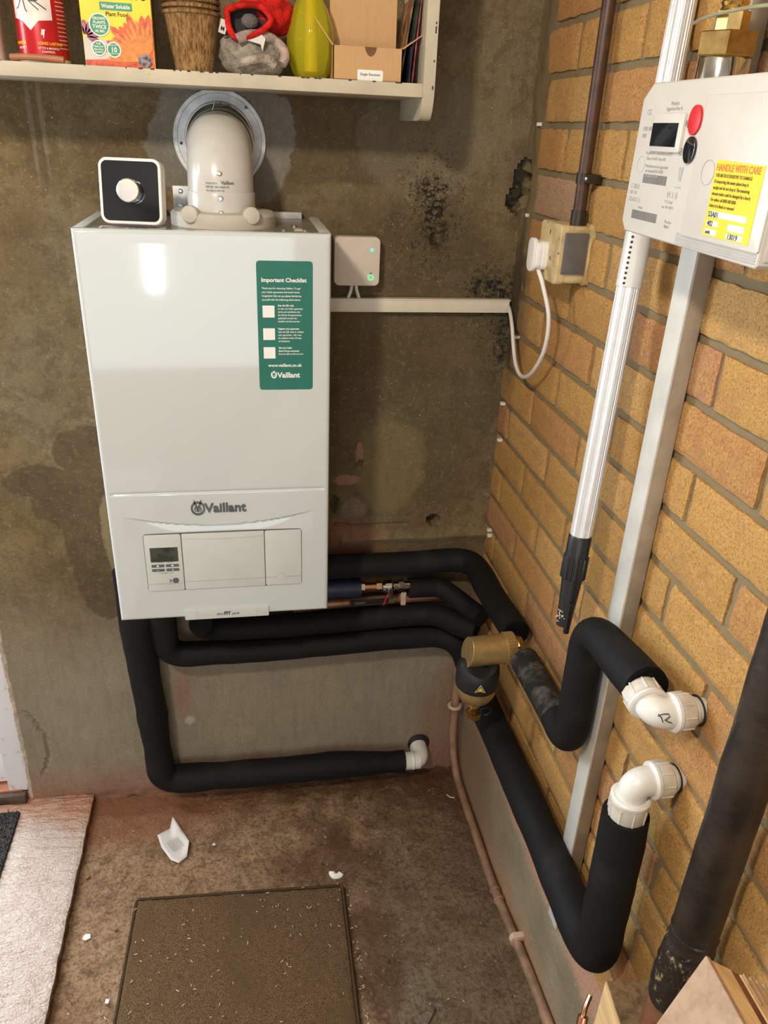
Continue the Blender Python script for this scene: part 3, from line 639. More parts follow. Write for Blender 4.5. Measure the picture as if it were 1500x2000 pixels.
bm = new(); FT = frame((BX + 0.035, -0.232, BZ + 0.6986), (1, 0, 0), (0, 1, 0))
text(bm, [('READ THE INSTALLATION INSTRUCTIONS', 0.004, 0.024, 0.0045), ('BEFORE WORKING ON THIS APPLIANCE', 0.004, 0.016, 0.0045), ('SEALED CHAMBER  CONDENSING', 0.004, 0.008, 0.0045)], FT, 0.02); obj('label_print', bm, 'grey_print', lb, False)
for (x, y) in ((0.318, -0.215), (0.352, -0.215), (0.338, -0.15), (0.03, -0.06)):
    bm = new(); lathe(bm, [(0, 0.005), (0.002, 0.005), (0.004, 0.0035), (0.0045, 0.001)], (BX + x, y, BZ + 0.6975), (0, 0, 1), 16); obj('screw', bm, 'steel', boiler)
bm = new(); prism(bm, [(0, 0), (0.012, 0.003), (0.02, 0.0), (0.022, 0.012), (0.013, 0.016), (0.012, 0.03), (0.002, 0.028), (0.004, 0.014)], 0, 0.001, frame((BX + 0.335, -0.20, BZ + 0.6975), (1, 0, 0), (0, 1, 0))); obj('torn_sticker', bm, 'paper', boiler, False)
# control panel
def fb(u, v, w): return FBm @ Vector((u, v, w))
def plate(u0, u1, v0, v1, w0, w1, r=0.004, bev=0.0, bm=None):
    b = bm or new(); prism(b, [(x + (u0 + u1) / 2, y + (v0 + v1) / 2) for x, y in rrect(u1 - u0, v1 - v0, r)], w0, w1, FBm, bev); return b
obj('panel_gap', plate(0.0555, 0.3395, 0.0630, 0.1822, -0.002, 0.0005, 0.006), 'boiler_gap', boiler, False)
cp = obj('control_panel', plate(0.0565, 0.1215, 0.0638, 0.1814, 0.0, 0.0022, 0.004, 0.0008), 'boiler_trim', boiler)
obj('flap', plate(0.1228, 0.2705, 0.0640, 0.1814, 0.0, 0.0022, 0.002, 0.0008), 'boiler_trim', boiler, label='blank flap in the middle of the control panel')
bm = plate(0.2718, 0.3387, 0.0640, 0.1814, 0.0, 0.0022, 0.004, 0.0008); obj('side_flap', bm, 'boiler_trim', boiler)
bm = new()
def line(b, pts, w=0.0004, z=0.0024, h=0.0002):
    for (a, c_) in zip(pts, pts[1:]):
        a, c_ = Vector(a), Vector(c_); d = (c_ - a).normalized(); n = Vector((-d.y, d.x)) * w
        prism(b, [(a + n)[:], (a - n)[:], (c_ - n)[:], (c_ + n)[:]], z, z + h, FBm)
line(bm, [(0.124, 0.0815), (0.200, 0.0815), (0.2705, 0.082)]); line(bm, [(0.273, 0.082), (0.293, 0.082)]); line(bm, [(0.307, 0.082), (0.338, 0.082)])
line(bm, [(0.0575, 0.0795), (0.104, 0.079)]); line(bm, [(0.110, 0.079), (0.121, 0.079)])
line(bm, [(0.300 + 0.008 * math.cos(t), 0.083 + 0.008 * math.sin(t)) for t in [PI * i / 10 for i in range(11)]], 0.0003)
line(bm, [(0.124 + 0.0146 * i, 0.1722 - 0.003 * math.sin(PI * i / 10)) for i in range(11)], 0.0002)
obj('seam_line', bm, 'light_print', boiler, False)
obj('display', plate(0.0655, 0.1145, 0.126, 0.1555, 0.002, 0.0028, 0.001), 'lcd', cp)
bm = new(); text(bm, [('70', 0.088, 0.1455, 0.011), ('°C', 0.102, 0.1485, 0.006)], FBm @ Matrix.Translation((0, 0, 0.003)), 0.02)
for (a, c_) in (((0.079, 0.138), (0.084, 0.142)), ((0.101, 0.1295), (0.105, 0.1335)), ((0.078, 0.130), (0.081, 0.1325))): plate(a[0], c_[0], a[1], c_[1], 0.0028, 0.0031, 0.0008, 0, bm)
line(bm, [(0.068, 0.1355), (0.112, 0.1355)], 0.0002, 0.0028); obj('display_reading', bm, 'lcd_ink', cp, False)
for (u0, u1, v0, v1) in ((0.066, 0.0885, 0.1155, 0.1205), (0.0915, 0.1145, 0.1155, 0.1205), (0.066, 0.0885, 0.1065, 0.1115), (0.0915, 0.1145, 0.1065, 0.1115)):
    obj('button', plate(u0, u1, v0, v1, 0.002, 0.0036, 0.0012, 0.0005), 'grey_button', cp)
bm = new(); lathe(bm, [(0, 0.0056), (0.0022, 0.0056), (0.003, 0.0048)], fb(0.1065, 0.0855, 0.001), (0, -1, 0), 28); obj('button', bm, 'grey_button', cp)
bm = new()
line(bm, [(0.0765, 0.1245), (0.0875, 0.1245)], 0.0002); line(bm, [(0.0935, 0.1245), (0.1045, 0.1245)], 0.0002); line(bm, [(0.078, 0.1045), (0.078, 0.102), (0.087, 0.102)], 0.0002); line(bm, [(0.102, 0.1045), (0.102, 0.102), (0.094, 0.102)], 0.0002)
line(bm, [(0.0955, 0.0885), (0.0995, 0.0815)], 0.0004); line(bm, [(0.0995, 0.0885), (0.0955, 0.0815)], 0.0004); line(bm, [(0.096, 0.0855), (0.099, 0.0855)], 0.0004); line(bm, [(0.088, 0.1010), (0.0925, 0.1035)], 0.0005)
obj('symbol', bm, 'grey_print', cp, False)
bm = new()
for u in (0.077, 0.103): plate(u - 0.002, u + 0.002, 0.1168, 0.1195, 0.0036, 0.0038, 0.0004, 0, bm)
line(bm, [(0.075, 0.109), (0.079, 0.109)], 0.0003, 0.0036); line(bm, [(0.101, 0.109), (0.105, 0.109)], 0.0003, 0.0036); line(bm, [(0.103, 0.107), (0.103, 0.111)], 0.0003, 0.0036)
obj('button_symbol', bm, 'white_print', cp, False)
# clip at the foot
bm = plate(0.1175, 0.2755, -0.0035, 0.0185, -0.012, 0.0035, 0.002, 0.0012); ft = obj('bottom_clip', bm, 'boiler_trim', boiler)
bm = new(); line(bm, [(0.1405, -0.0025), (0.1405, 0.0175)], 0.0003, 0.0035); line(bm, [(0.2525, -0.0025), (0.2525, 0.0175)], 0.0003, 0.0035)
obj('clip_seam', bm, 'light_print', ft, False)
bm = new(); F2 = FBm @ Matrix.Translation((0, 0, 0.0036))
text(bm, [('eco', 0.177, 0.0045, 0.0085)], F2, 0.012); text(bm, [('FIT', 0.1905, 0.0045, 0.0095)], F2, 0.05); text(bm, [('pure', 0.2045, 0.0045, 0.007)], F2 @ Matrix(((1, 0.25, 0, 0), (0, 1, 0, 0), (0, 0, 1, 0), (0, 0, 0, 1))), 0.02)
obj('clip_print', bm, 'grey_print', ft, False)
# raised badge: hare in an oval and the maker's name
def hare(b, cx, cy, s, z0, z1, m, fill=False):
    if fill: prism(b, [(cx + 0.47 * s * math.cos(t), cy + 0.58 * s * math.sin(t)) for t in [2 * PI * i / 28 for i in range(28)]], z0, z1, m)
    else: ring2d(b, 0.46 * s, 0.60 * s, z0, z1, (cx, cy), m, 36, 1.08)
def hare_face(b, cx, cy, s, z0, z1, m):
    def pr(p): prism(b, [(cx + x * s, cy + y * s) for x, y in p], z0, z1, m)
    pr([(-0.34, 0.62), (-0.16, 0.18), (-0.06, 0.22), (-0.22, 0.66), (-0.30, 0.80)]); pr([(0.34, 0.62), (0.30, 0.80), (0.22, 0.66), (0.06, 0.22), (0.16, 0.18)])
    pr([(-0.26, 0.10), (-0.18, 0.20), (0.18, 0.20), (0.26, 0.10), (0.20, -0.02), (-0.20, -0.02)])
    pr([(-0.09, -0.05), (0.09, -0.05), (0.13, -0.22), (0.05, -0.34), (-0.05, -0.34), (-0.13, -0.22)])
    pr([(-0.32, 0.0), (-0.24, -0.04), (-0.17, -0.30), (-0.26, -0.26)]); pr([(0.32, 0.0), (0.26, -0.26), (0.17, -0.30), (0.24, -0.04)])
bm = new(); text(bm, [('Vaillant', 0.1675, 0.2235, 0.0245)], FBm @ Matrix.Translation((0, 0, 0.0015)), 0.022, 0.0012); hare(bm, 0.1555, 0.2315, 0.0205, 0.0, 0.0024, FBm); hare_face(bm, 0.1555, 0.2315, 0.0205, 0.0, 0.0024, FBm)
obj('badge', bm, 'grey_button', boiler, False, label='raised grey maker name and oval hare badge')
# green checklist sticker (its QR codes are blank)
stk = obj('sticker', plate(0.2712, 0.3602, 0.4490, 0.6585, 0.0, 0.0006, 0.005), 'green', boiler, False, label='green checklist sticker with white text')
FS = FBm @ Matrix.Translation((0, 0, 0.0008))
bm = new(); text(bm, [('Important Checklist', 0.2785, 0.6262, 0.00885)], FS, 0.028)
text(bm, [('www.vaillant.co.uk', 0.2865, 0.4885, 0.0073)], FS, 0.022); text(bm, [('Vaillant', 0.3015, 0.4700, 0.0125)], FS, 0.03)
y = 0.6150
for s_ in ('Thank you for choosing Vaillant. To get', 'your boiler guarantee and smart home', 'integration fully set up, please familiarise', 'yourself with the following information:'):
    text(bm, [(s_, 0.2790, y, 0.00415)], FS, 0.012, sx=0.93); y -= 0.0060
for (y, bold, ls) in ((0.5880, 1, ('Scan the QR code', 'to view our boiler guarantee', 'terms and conditions and', 'the full list of requirements', 'applicable to both the', 'installer and homeowner')),
                      (0.5505, 1, ('Register your guarantee', 'Scan the QR code to validate', 'your guarantee – this must', 'be validated within 30 days', 'of installation')),
                      (0.5190, 2, ('Get your boiler', 'Smart Home connected', 'Scan the QR to find out how'))):
    for i, s_ in enumerate(ls):
        text(bm, [(s_, 0.3040, y, 0.00385)], FS, 0.03 if i < bold else 0.012, sx=0.90); y -= 0.0051
obj('sticker_text', bm, 'white_print', stk, False)
bm = new()
for v in (0.570, 0.5335, 0.5025): plate(0.2795, 0.2985, v, v + 0.0190, 0.0006, 0.0008, 0.0005, 0, bm)
obj('blank_square', bm, 'white_print', stk, False)
bm = new(); hare(bm, 0.2955, 0.4748, 0.0108, 0.0006, 0.0009, FBm, True); obj('oval_logo', bm, 'white_print', stk, False)
bm = new(); hare_face(bm, 0.2955, 0.4748, 0.0108, 0.0009, 0.0011, FBm); obj('hare_face', bm, 'green', stk, False)

# ------------------------------------------------------------------ flue elbow with wall collar
flue = thing('flue_elbow', 'off-white flue elbow rising from the boiler top into the wall', 'flue', (-0.565, -0.135, 1.404))
bm = new(); lathe(bm, [(0, 0.086), (0.022, 0.086), (0.027, 0.082), (0.030, 0.060), (0.030, 0.0)], (-0.563, -0.125, 1.396), (0, 0, 1), 64); obj('flue_base', bm, 'flue_base', flue)
bm = new(); lathe(bm, [(0, 0.0545), (0.04, 0.0545), (0.042, 0.0535)], (-0.565, -0.137, 1.412), (0, 0, 1), 56); obj('collar_sleeve', bm, 'flue', flue)
Rb = 0.062
path = [V(-0.565, -0.137, 1.42), V(-0.565, -0.137, 1.455)] + [V(-0.565, -0.137 + Rb * (1 - math.cos(t)), 1.4565 + Rb * math.sin(t)) for t in [PI / 2 * i / 14 for i in range(15)]] + [V(-0.565, -0.03, 1.4565 + Rb), V(-0.565, -0.004, 1.4565 + Rb)]
bm = new(); tube(bm, path, 0.0525, 56); obj('elbow_pipe', bm, 'flue', flue)
for (x, y) in ((-0.6135, -0.195), (-0.5175, -0.195)):
    s = -1 if x < -0.565 else 1
    bm = new(); d = V(s * 0.25, -1, 0.10); lathe(bm, [(-0.03, 0.008), (-0.012, 0.009), (-0.010, 0.0135), (0.002, 0.0135), (0.004, 0.012), (0.0055, 0.006), (0.006, 0.0)], (x, y, 1.422), d, 28)
    nb = obj('clamp_knob', bm, 'flue_base', flue)
    bm = new(); tube(bm, [V(x - s * 0.005, y + 0.01, 1.414), V(x - s * 0.028, y + 0.035, 1.413)], [0.008, 0.012], 12, sx=1.0); obj('lug', bm, 'flue_base', nb)
for z in (1.424, 1.446, 1.482):
    bm = new(); yy = -0.137 - 0.0535 - (0 if z < 1.46 else -0.004)
    lathe(bm, [(0, 0.0045), (0.0016, 0.0045), (0.003, 0.003), (0.0032, 0.001)], (-0.565, yy + (0.001 if z < 1.46 else 0.002), z), (0, -1, 0.0 if z < 1.46 else 0.4), 18); obj('screw', bm, 'steel', flue)
bm = new(); A = Matrix.Translation((-0.565, 0, 0))
def cyltext(b, s_, z, size, r, ang0, bold=0.01):
    t = bmesh.new(); text(t, [(s_, 0, 0, size)], Matrix.Identity(4), bold, 0.0001)
    for v in t.verts:
        a = ang0 + v.co.x / r; v.co = Vector((-0.565 + (r + 0.0004 + v.co.z) * math.sin(a), -0.137 - (r + 0.0004 + v.co.z) * math.cos(a), z + v.co.y))
    add(b, t)
cyltext(bm, 'Vaillant', 1.467, 0.0070, 0.0527, 0.02, 0.02); cyltext(bm, '0020219518', 1.467, 0.0036, 0.0527, -0.43, 0.0); 
for i, s_ in enumerate(('IIIIIII IIII  IIIII IIIIIIIIIII IIII', 'flue elbow 60/100')): cyltext(bm, s_, 1.4615 - i * 0.0052, 0.0040, 0.0527, -0.43, 0.0)
obj('printing', bm, 'mid_print', flue, False)
bm = new(); tube(bm, [V(-0.565 + 0.0555 * math.cos(t), -0.030, 1.5185 + 0.0555 * math.sin(t)) for t in [2 * PI * i / 48 for i in range(49)]], 0.0022, 8, False); cl_ = obj('clamp_band', bm, 'steel', flue)
bm = new(); tube(bm, [V(-0.575, -0.032, 1.572), V(-0.570, -0.040, 1.585), V(-0.566, -0.036, 1.575), V(-0.562, -0.040, 1.585), V(-0.560, -0.032, 1.572)], 0.0013, 8); cyl(bm, (-0.572, -0.036, 1.580), (-0.545, -0.036, 1.581), 0.0014, seg=8); obj('clamp_screw', bm, 'steel', cl_)
bm = new(); box(bm, (-0.647, -0.075, 1.412), (-0.618, -0.072, 1.455), 0.001); br2 = obj('wall_strap', bm, 'galv', flue)
for z in (1.424, 1.447):
    bm = new(); lathe(bm, [(0, 0.004), (0.0016, 0.004), (0.003, 0.002)], (-0.634, -0.075, z), (0, -1, 0), 14); obj('screw', bm, 'steel', br2)
ringt = thing('flue_collar_plate', 'round galvanised collar plate on the wall behind the flue elbow', 'wall collar', (-0.566, 0, 1.527))
bm = new()
lathe(bm, [(-0.002, 0.0795), (0.003, 0.0795), (0.0045, 0.0785), (0.0045, 0.0725), (0.0033, 0.0715), (0.0036, 0.0600), (0.0050, 0.0590), (0.013, 0.0575), (0.013, 0.0560), (0.0, 0.056)], (-0.566, -0.001, 1.527), (0, -1, 0), 72, cap=False); obj('collar_plate', bm, 'galv', ringt)
for (dx, dz) in ((0.047, 0.052), (-0.066, -0.008), (-0.02, -0.067)):
    bm = new(); lathe(bm, [(0, 0.0026), (0.0004, 0.0026)], (-0.566 + dx, -0.0046, 1.527 + dz), (0, -1, 0), 14); obj('screw_hole', bm, 'black', ringt, False)

# ------------------------------------------------------------------ thermostat
th = thing('thermostat', 'square black and white thermostat with silver dial standing on the boiler', 'thermostat', (-0.700, -0.20, 1.405))
Ft = frame((-0.6985, -0.213, 1.4555), (0.985, 0.17, 0.0), (0.01, 0.17, 0.985))
Ft = Matrix.Translation((-0.6985, -0.213, 1.4545)) @ Matrix.Rotation(math.radians(-9), 4, 'Z') @ Matrix.Rotation(math.radians(-9), 4, 'X') @ Matrix(((1, 0, 0, 0), (0, 0, -1, 0), (0, 1, 0, 0), (0, 0, 0, 1)))
bm = new(); prism(bm, rrect(0.094, 0.094, 0.013, 8), -0.024, 0.0, Ft, 0.0025, 3); obj('case', bm, 'hivewhite', th)
bm = new(); prism(bm, rrect(0.085, 0.085, 0.009, 8), -0.001, 0.0006, Ft); obj('glass_face', bm, 'glass_black', th, False)
bm = new(); dd = (Ft.to_3x3() @ Vector((0, 0, 1))); lathe(bm, [(0, 0.016), (0.008, 0.016), (0.008, 0.0168), (0.0175, 0.0168), (0.0185, 0.0155), (0.0185, 0.0)], Ft @ Vector((0.001, 0.0, 0.0)), dd, 48); obj('dial', bm, 'alu_knob', th)

# ------------------------------------------------------------------ receiver box and mini trunking
rv = thing('wireless_receiver', 'small off-white receiver box with green lights right of the boiler', 'receiver', (-0.323, 0, 1.33))
Fw = Matrix.Translation((-0.3225, -0.029, 1.3295)) @ Matrix(((1, 0, 0, 0), (0, 0, -1, 0), (0, 1, 0, 0), (0, 0, 0, 1)))
bm = new(); prism(bm, rrect(0.0865, 0.0885, 0.010, 8), -0.022, 0.0, Fw, 0.002, 3); obj('case', bm, 'recv', rv)
bm = new(); prism(bm, rrect(0.080, 0.082, 0.008, 8), -0.029, -0.018, Fw); obj('back_box', bm, 'recv', rv)
bm = new(); lathe(bm, [(0, 0.0028), (0.0006, 0.0028)], Fw @ Vector((0.0275, 0.0215, 0)), (0, -1, 0), 20); obj('status_light', bm, 'led_cyan', rv, False)
bm = new(); ring2d(bm, 0.0038, 0.0056, 0, 0.0006, (0.0265, -0.0285), Fw, 32); obj('button_light', bm, 'led_green', rv, False, label='glowing green ring')
bm = new(); ring2d(bm, 0.0014, 0.0019, 0, 0.0004, (0.0265, -0.0195), Fw, 20); prism(bm, [(0.0242, -0.0225), (0.0288, -0.0225), (0.0288, -0.0200), (0.0242, -0.0200)], 0, 0.0003, Fw); obj('link_symbol', bm, 'mid_print', rv, False)
mt = thing('mini_trunking', 'cream mini trunking running level from boiler to room corner', 'trunking', (-0.2, 0, 1.246))
bm = new(); box(bm, (-0.392, -0.0185, 1.2335), (-0.011, -0.001, 1.2575), 0.0012); obj('lid', bm, 'trunk', mt)
bm = new(); box(bm, (-0.391, -0.0195, 1.2565), (-0.010, -0.001, 1.2595), 0.0008); obj('base_channel', bm, 'trunk', mt)
bm = new(); box(bm, (-0.0112, -0.0165, 1.2355), (-0.0104, -0.003, 1.2555)); obj('open_end', bm, 'black', mt, False)
for nm, pts, lab in (('left', [(-0.330, -0.014, 1.289), (-0.331, -0.013, 1.275), (-0.337, -0.012, 1.257)], 'left one of two short cables below the receiver box'),
                ('right', [(-0.322, -0.014, 1.289), (-0.320, -0.013, 1.275), (-0.314, -0.012, 1.257)], 'right one of two short cables below the receiver box')):
    bm = new(); tube(bm, smooth_path(pts, 6), 0.0034, 12); tag(obj('cable', bm, 'cable'), lab, 'cable')

# ------------------------------------------------------------------ socket, plug, conduit
so = thing('socket_box', 'grubby cream surface socket box with grey tape on brick wall', 'socket', (0, -0.30, 1.39))
Fs = Matrix(((0, 0, -1, 0), (-1, 0, 0, -0.2985), (0, 1, 0, 1.3905), (0, 0, 0, 1)))   # u = -y, v = z, w = -x
bm = new(); prism(bm, rrect(0.086, 0.086, 0.006, 5), 0.004, 0.040, Fs, 0.001); obj('pattress_box', bm, 'socket', so)
bm = new(); prism(bm, rrect(0.089, 0.089, 0.008, 5), 0.0395, 0.053, Fs, 0.003, 3); obj('face_plate', bm, 'socket', so)
bm = new(); prism(bm, rrect(0.092, 0.092, 0.008, 5), -0.003, 0.006, Fs, 0.002, 2); obj('back_rim', bm, 'socket', so)
bm = new(); box(bm, (-0.046, -0.3465, 1.363), (-0.009, -0.3420, 1.424), 0.0006); obj('tape', bm, 'tape', so, label='dark grey tape on the side of the box')
for (u, v) in ((0.0, 0.030), (0.012, -0.008)):
    bm = new(); box(bm, (-0.0536, -0.2985 - u - 0.001, 1.3905 + v - 0.003), (-0.0528, -0.2985 - u + 0.001, 1.3905 + v + 0.003)); obj('screw_slot', bm, 'chip', so, False)
pg = thing('plug', 'white three-pin plug in the cream wall socket', 'plug', (-0.06, -0.285, 1.385))
Fp = Matrix(((0, 0, -1, -0.053), (-1, 0, 0, -0.280), (0, 1, 0, 1.3830), (0, 0, 0, 1)))
bm = new(); prism(bm, rrect(0.040, 0.044, 0.010, 6), 0.0, 0.010, Fp, 0.002, 2); prism(bm, rrect(0.036, 0.042, 0.010, 6), 0.0105, 0.017, Fp, 0.001, 2); obj('plug_body', bm, 'plug', pg)
bm = new(); prism(bm, rrect(0.030, 0.052, 0.013, 8), 0.0165, 0.0225, Fp, 0.002, 3); obj('grip', bm, 'plug', pg)
pts = [(-0.062, -0.285, 1.362), (-0.058, -0.292, 1.340), (-0.050, -0.306, 1.298), (-0.040, -0.295, 1.240), (-0.040, -0.262, 1.192), (-0.042, -0.222, 1.156), (-0.040, -0.185, 1.146), (-0.035, -0.145, 1.160), (-0.030, -0.110, 1.190), (-0.026, -0.080, 1.222), (-0.020, -0.045, 1.244), (-0.0135, -0.014, 1.2475)]
CABLE = [(-0.062, -0.286, 1.362), (-0.055, -0.300, 1.338), (-0.045, -0.318, 1.290), (-0.040, -0.306, 1.236), (-0.038, -0.268, 1.190), (-0.036, -0.225, 1.163), (-0.034, -0.185, 1.156), (-0.032, -0.150, 1.168), (-0.028, -0.115, 1.194), (-0.024, -0.085, 1.222), (-0.018, -0.045, 1.243), (-0.0115, -0.011, 1.2475)]
bm = new(); tube(bm, smooth_path(CABLE, 8), 0.0036, 14); tag(obj('power_cable', bm, 'cable'), 'white cable looping from the plug to the cream mini trunking', 'cable')
cd = thing('brown_conduit', 'thin brown conduit pipe dropping down the brick wall to socket', 'conduit', (-0.022, -0.32, 1.43))
bm = new(); cyl(bm, (-0.020, -0.322, 1.452), (-0.020, -0.322, CEIL), 0.0098, seg=24); obj('conduit_pipe', bm, 'conduit', cd)
bm = new(); cyl(bm, (-0.020, -0.322, 1.430), (-0.020, -0.322, 1.455), 0.0120, seg=24); obj('end_bush', bm, 'conduit_dark', cd)
bm = new(); lathe(bm, [(0, 0.0118), (0.015, 0.0118)], (-0.020, -0.322, 1.493), (0, 0, 1), 24); box(bm, (-0.024, -0.345, 1.494), (-0.002, -0.322, 1.507), 0.002); sd = obj('saddle', bm, 'conduit_dark', cd)
bm = new(); lathe(bm, [(0, 0.004), (0.002, 0.003)], (-0.024, -0.338, 1.5005), (-1, 0, 0), 14); obj('screw', bm, 'steel', sd)

# ------------------------------------------------------------------ insulated pipes
def pipe_r(n, r, lumps=()):
    out = []
    for i in range(n):
        t = i / (n - 1); q = r
        for (c_, w, a) in lumps: q += a * math.exp(-((t - c_) / w) ** 2)
        out.append(q)
    return out
pa = thing('insulated_pipe', 'black insulated pipe dropping left of the boiler and running low to a white elbow', 'pipe', (-0.47, 0, 0.08))
P1 = corner_path([(-0.793, -0.060, 0.702), (-0.790, -0.050, 0.45), (-0.784, -0.045, 0.30), (-0.778, -0.043, 0.092), (-0.56, -0.043, 0.086), (-0.32, -0.043, 0.088), (-0.170, -0.043, 0.080)], [0.03, 0.03, 0.045, 0.05, 0.05], 8, 0.012)
bm = new(); tube(bm, P1, pipe_r(len(P1), 0.0335, ((0.10, 0.12, 0.004), (0.36, 0.03, 0.003), (0.44, 0.02, -0.002), (0.59, 0.03, 0.0025), (0.85, 0.025, 0.002), (0.97, 0.05, -0.006))), 24, wob=0.05, seed=1); obj('foam_sleeve', bm, 'foam', pa)
bm = new(); cyl(bm, (-0.172, -0.043, 0.080), (-0.128, -0.043, 0.080), 0.0225, seg=32); lathe(bm, [(0, 0.0235), (0.004, 0.0245), (0.006, 0.0235)], (-0.150, -0.043, 0.080), (1, 0, 0), 32)
P2 = corner_path([(-0.150, -0.043, 0.080), (-0.1240, -0.043, 0.080), (-0.1240, 0.03, 0.095)], [0.022], 8, 0.01); tube(bm, P2, 0.0225, 28); obj('elbow_joint', bm, 'pushfit', pa)
bm = new(); lathe(bm, [(0.0, 0.029), (0.0015, 0.029)], (-0.1235, -0.0025, 0.100), (0, -1, 0), 28); obj('wall_hole', bm, 'black', pa, False)

pb = thing('insulated_pipe', 'black insulated pipe curving round the corner along the plinth to the floor-level elbow', 'pipe', (-0.05, -0.4, 0.45))
P3 = corner_path([(-0.735, -0.085, 0.702), (-0.735, -0.055, 0.475), (-0.50, -0.048, 0.468), (-0.30, -0.046, 0.474), (-0.062, -0.046, 0.478), (-0.050, -0.20, 0.430), (-0.052, -0.60, 0.452), (-0.056, -0.862, 0.456), (-0.060, -0.855, 0.756)], [0.045, 0.06, 0.06, 0.075, 0.07, 0.1, 0.052], 10, 0.012)
n = len(P3); rr = []
for p in P3:
    q = 0.0285
    if p.y < -0.10: q = 0.0285 + min(1, (-0.10 - p.y) / 0.15) * 0.004
    if p.y < -0.80: q = 0.0325 - min(1, (-0.80 - p.y) / 0.08) * 0.002
    if p.z > 0.48 and p.y < -0.8: q = 0.0305 + 0.0015 * math.sin(PI * min(1, (p.z - 0.48) / 0.29))
    rr.append(q)
bm = new(); tube(bm, P3, rr, 28, wob=0.045, seed=4); obj('foam_sleeve', bm, 'foam', pb)
pc = thing('insulated_pipe', 'short straight black insulated pipe under the boiler with an open cut end', 'pipe', (-0.35, 0, 0.53))
P4 = smooth_path([(-0.655, -0.085, 0.575), (-0.645, -0.062, 0.548), (-0.60, -0.050, 0.533), (-0.467, -0.047, 0.530), (-0.30, -0.047, 0.535), (-0.16, -0.050, 0.541), (-0.115, -0.075, 0.550), (-0.078, -0.110, 0.548), (-0.045, -0.137, 0.546)], 8)
bm = new(); tube(bm, P4, 0.0262, 24, wob=0.05, seed=7); obj('foam_sleeve', bm, 'foam', pc)
bm = new(); e = P4[-1]; d = (P4[-1] - P4[-2]).normalized(); lathe(bm, [(0, 0.018), (0.0015, 0.018)], e, d, 20); obj('cut_end', bm, 'foam_end', pc, False)

pd = thing('insulated_pipe', 'uppermost black insulated pipe turning the corner towards the brass filter', 'pipe', (-0.1, -0.1, 0.68))
P5 = corner_path([(-0.47, -0.060, 0.674), (-0.369, -0.050, 0.683), (-0.20, -0.046, 0.676), (-0.045, -0.046, 0.684), (-0.043, -0.20, 0.680), (-0.040, -0.352, 0.690)], [0.05, 0.06, 0.060, 0.06], 10, 0.012)
bm = new(); tube(bm, P5, 0.0275, 26, wob=0.05, seed=9); obj('foam_sleeve', bm, 'foam', pd)
bm = new(); lathe(bm, [(0, 0.0265), (0.003, 0.0255), (0.003, 0.013)], P5[-1], (0, -1, 0.03), 30); obj('cut_end', bm, 'foam_end', pd)
pe = thing('insulated_pipe', 'black insulated pipe from the isolating valve bending down behind the corner run', 'pipe', (-0.1, -0.05, 0.6))
P6 = smooth_path([(-0.187, -0.046, 0.612), (-0.15, -0.046, 0.612), (-0.115, -0.050, 0.610), (-0.085, -0.075, 0.600), (-0.060, -0.110, 0.592), (-0.040, -0.150, 0.590)], 8)
bm = new(); tube(bm, P6, 0.0225, 24, wob=0.05, seed=11); obj('foam_sleeve', bm, 'foam', pe)

pf = thing('insulated_pipe', 'black insulated pipe from the filter swooping up to the marked white elbow', 'pipe', (-0.05, -0.67, 0.7))
P7 = corner_path([(-0.046, -0.425, 0.680), (-0.048, -0.55, 0.690), (-0.056, -0.668, 0.700), (-0.058, -0.664, 0.925), (-0.053, -0.822, 0.938)], [0.05, 0.050, 0.048], 10, 0.010)
i0 = max(i for i, p in enumerate(P7) if p.y > -0.60 and p.z < 0.75)
bm = new(); tube(bm, P7[:i0 + 1], 0.0265, 26, wob=0.04, seed=14); obj('dusty_sleeve', bm, 'foam_dusty', pf)
rr = [0.0262 if p.y > -0.70 else 0.0262 + 0.0035 * min(1, (-0.70 - p.y) / 0.08) for p in P7[i0:]]
bm = new(); tube(bm, P7[i0:], rr, 28, wob=0.035, seed=14); obj('foam_sleeve', bm, 'foam', pf)
bm = new(); e = P7[-1]; lathe(bm, [(0.0, 0.0292), (0.004, 0.0285), (0.004, 0.020)], e, (0, -1, 0.08), 30); obj('cut_end', bm, 'foam_end', pf)

# ---- white push-fit elbows
def cap(b_parent, a, d, r=0.0235, L=0.030):
    # collar nut with ribs and a raised lip; a = start (elbow side), d = outward direction
    a = Vector(a); d = Vector(d).normalized()
    bm = new(); lathe(bm, [(0, r * 0.92), (0.002, r * 1.02), (0.006, r * 1.02), (0.008, r * 0.90)], a, d, 36); obj('lip_ring', bm, 'pushfit', b_parent)
    bm = new(); lathe(bm, [(0.007, r), (L - 0.003, r * 0.975), (L, r * 0.93)], a, d, 40); x, y, z = basis(d)
    for i in range(9):
        A = 2 * PI * i / 9; c_ = x * math.cos(A) + y * math.sin(A); t = z.cross(c_)
        m = Matrix((t, c_, z)).transposed().to_4x4(); m.translation = a + z * (L * 0.58) + c_ * r * 0.985
        box(bm, (-0.0012, -0.0015, -L * 0.30), (0.0012, 0.0012, L * 0.34), 0.0006, 1, m)
    obj('collar_nut', bm, 'pushfit_cap', b_parent)
    bm = new(); lathe(bm, [(L - 0.002, r * 0.80), (L + 0.004, r * 0.80), (L + 0.006, r * 0.76)], a, d, 32); obj('collet', bm, 'pushfit', b_parent)
el1 = thing('pipe_elbow', 'upper white push-fit elbow with a handwritten mark, entering the bricks', 'pipe elbow', (-0.055, -0.87, 0.93))
E1 = V(-0.060, -0.862, 0.930); I1 = V(-0.053, -0.838, 0.936)
d_in = V(0, 1, 0.09).normalized()
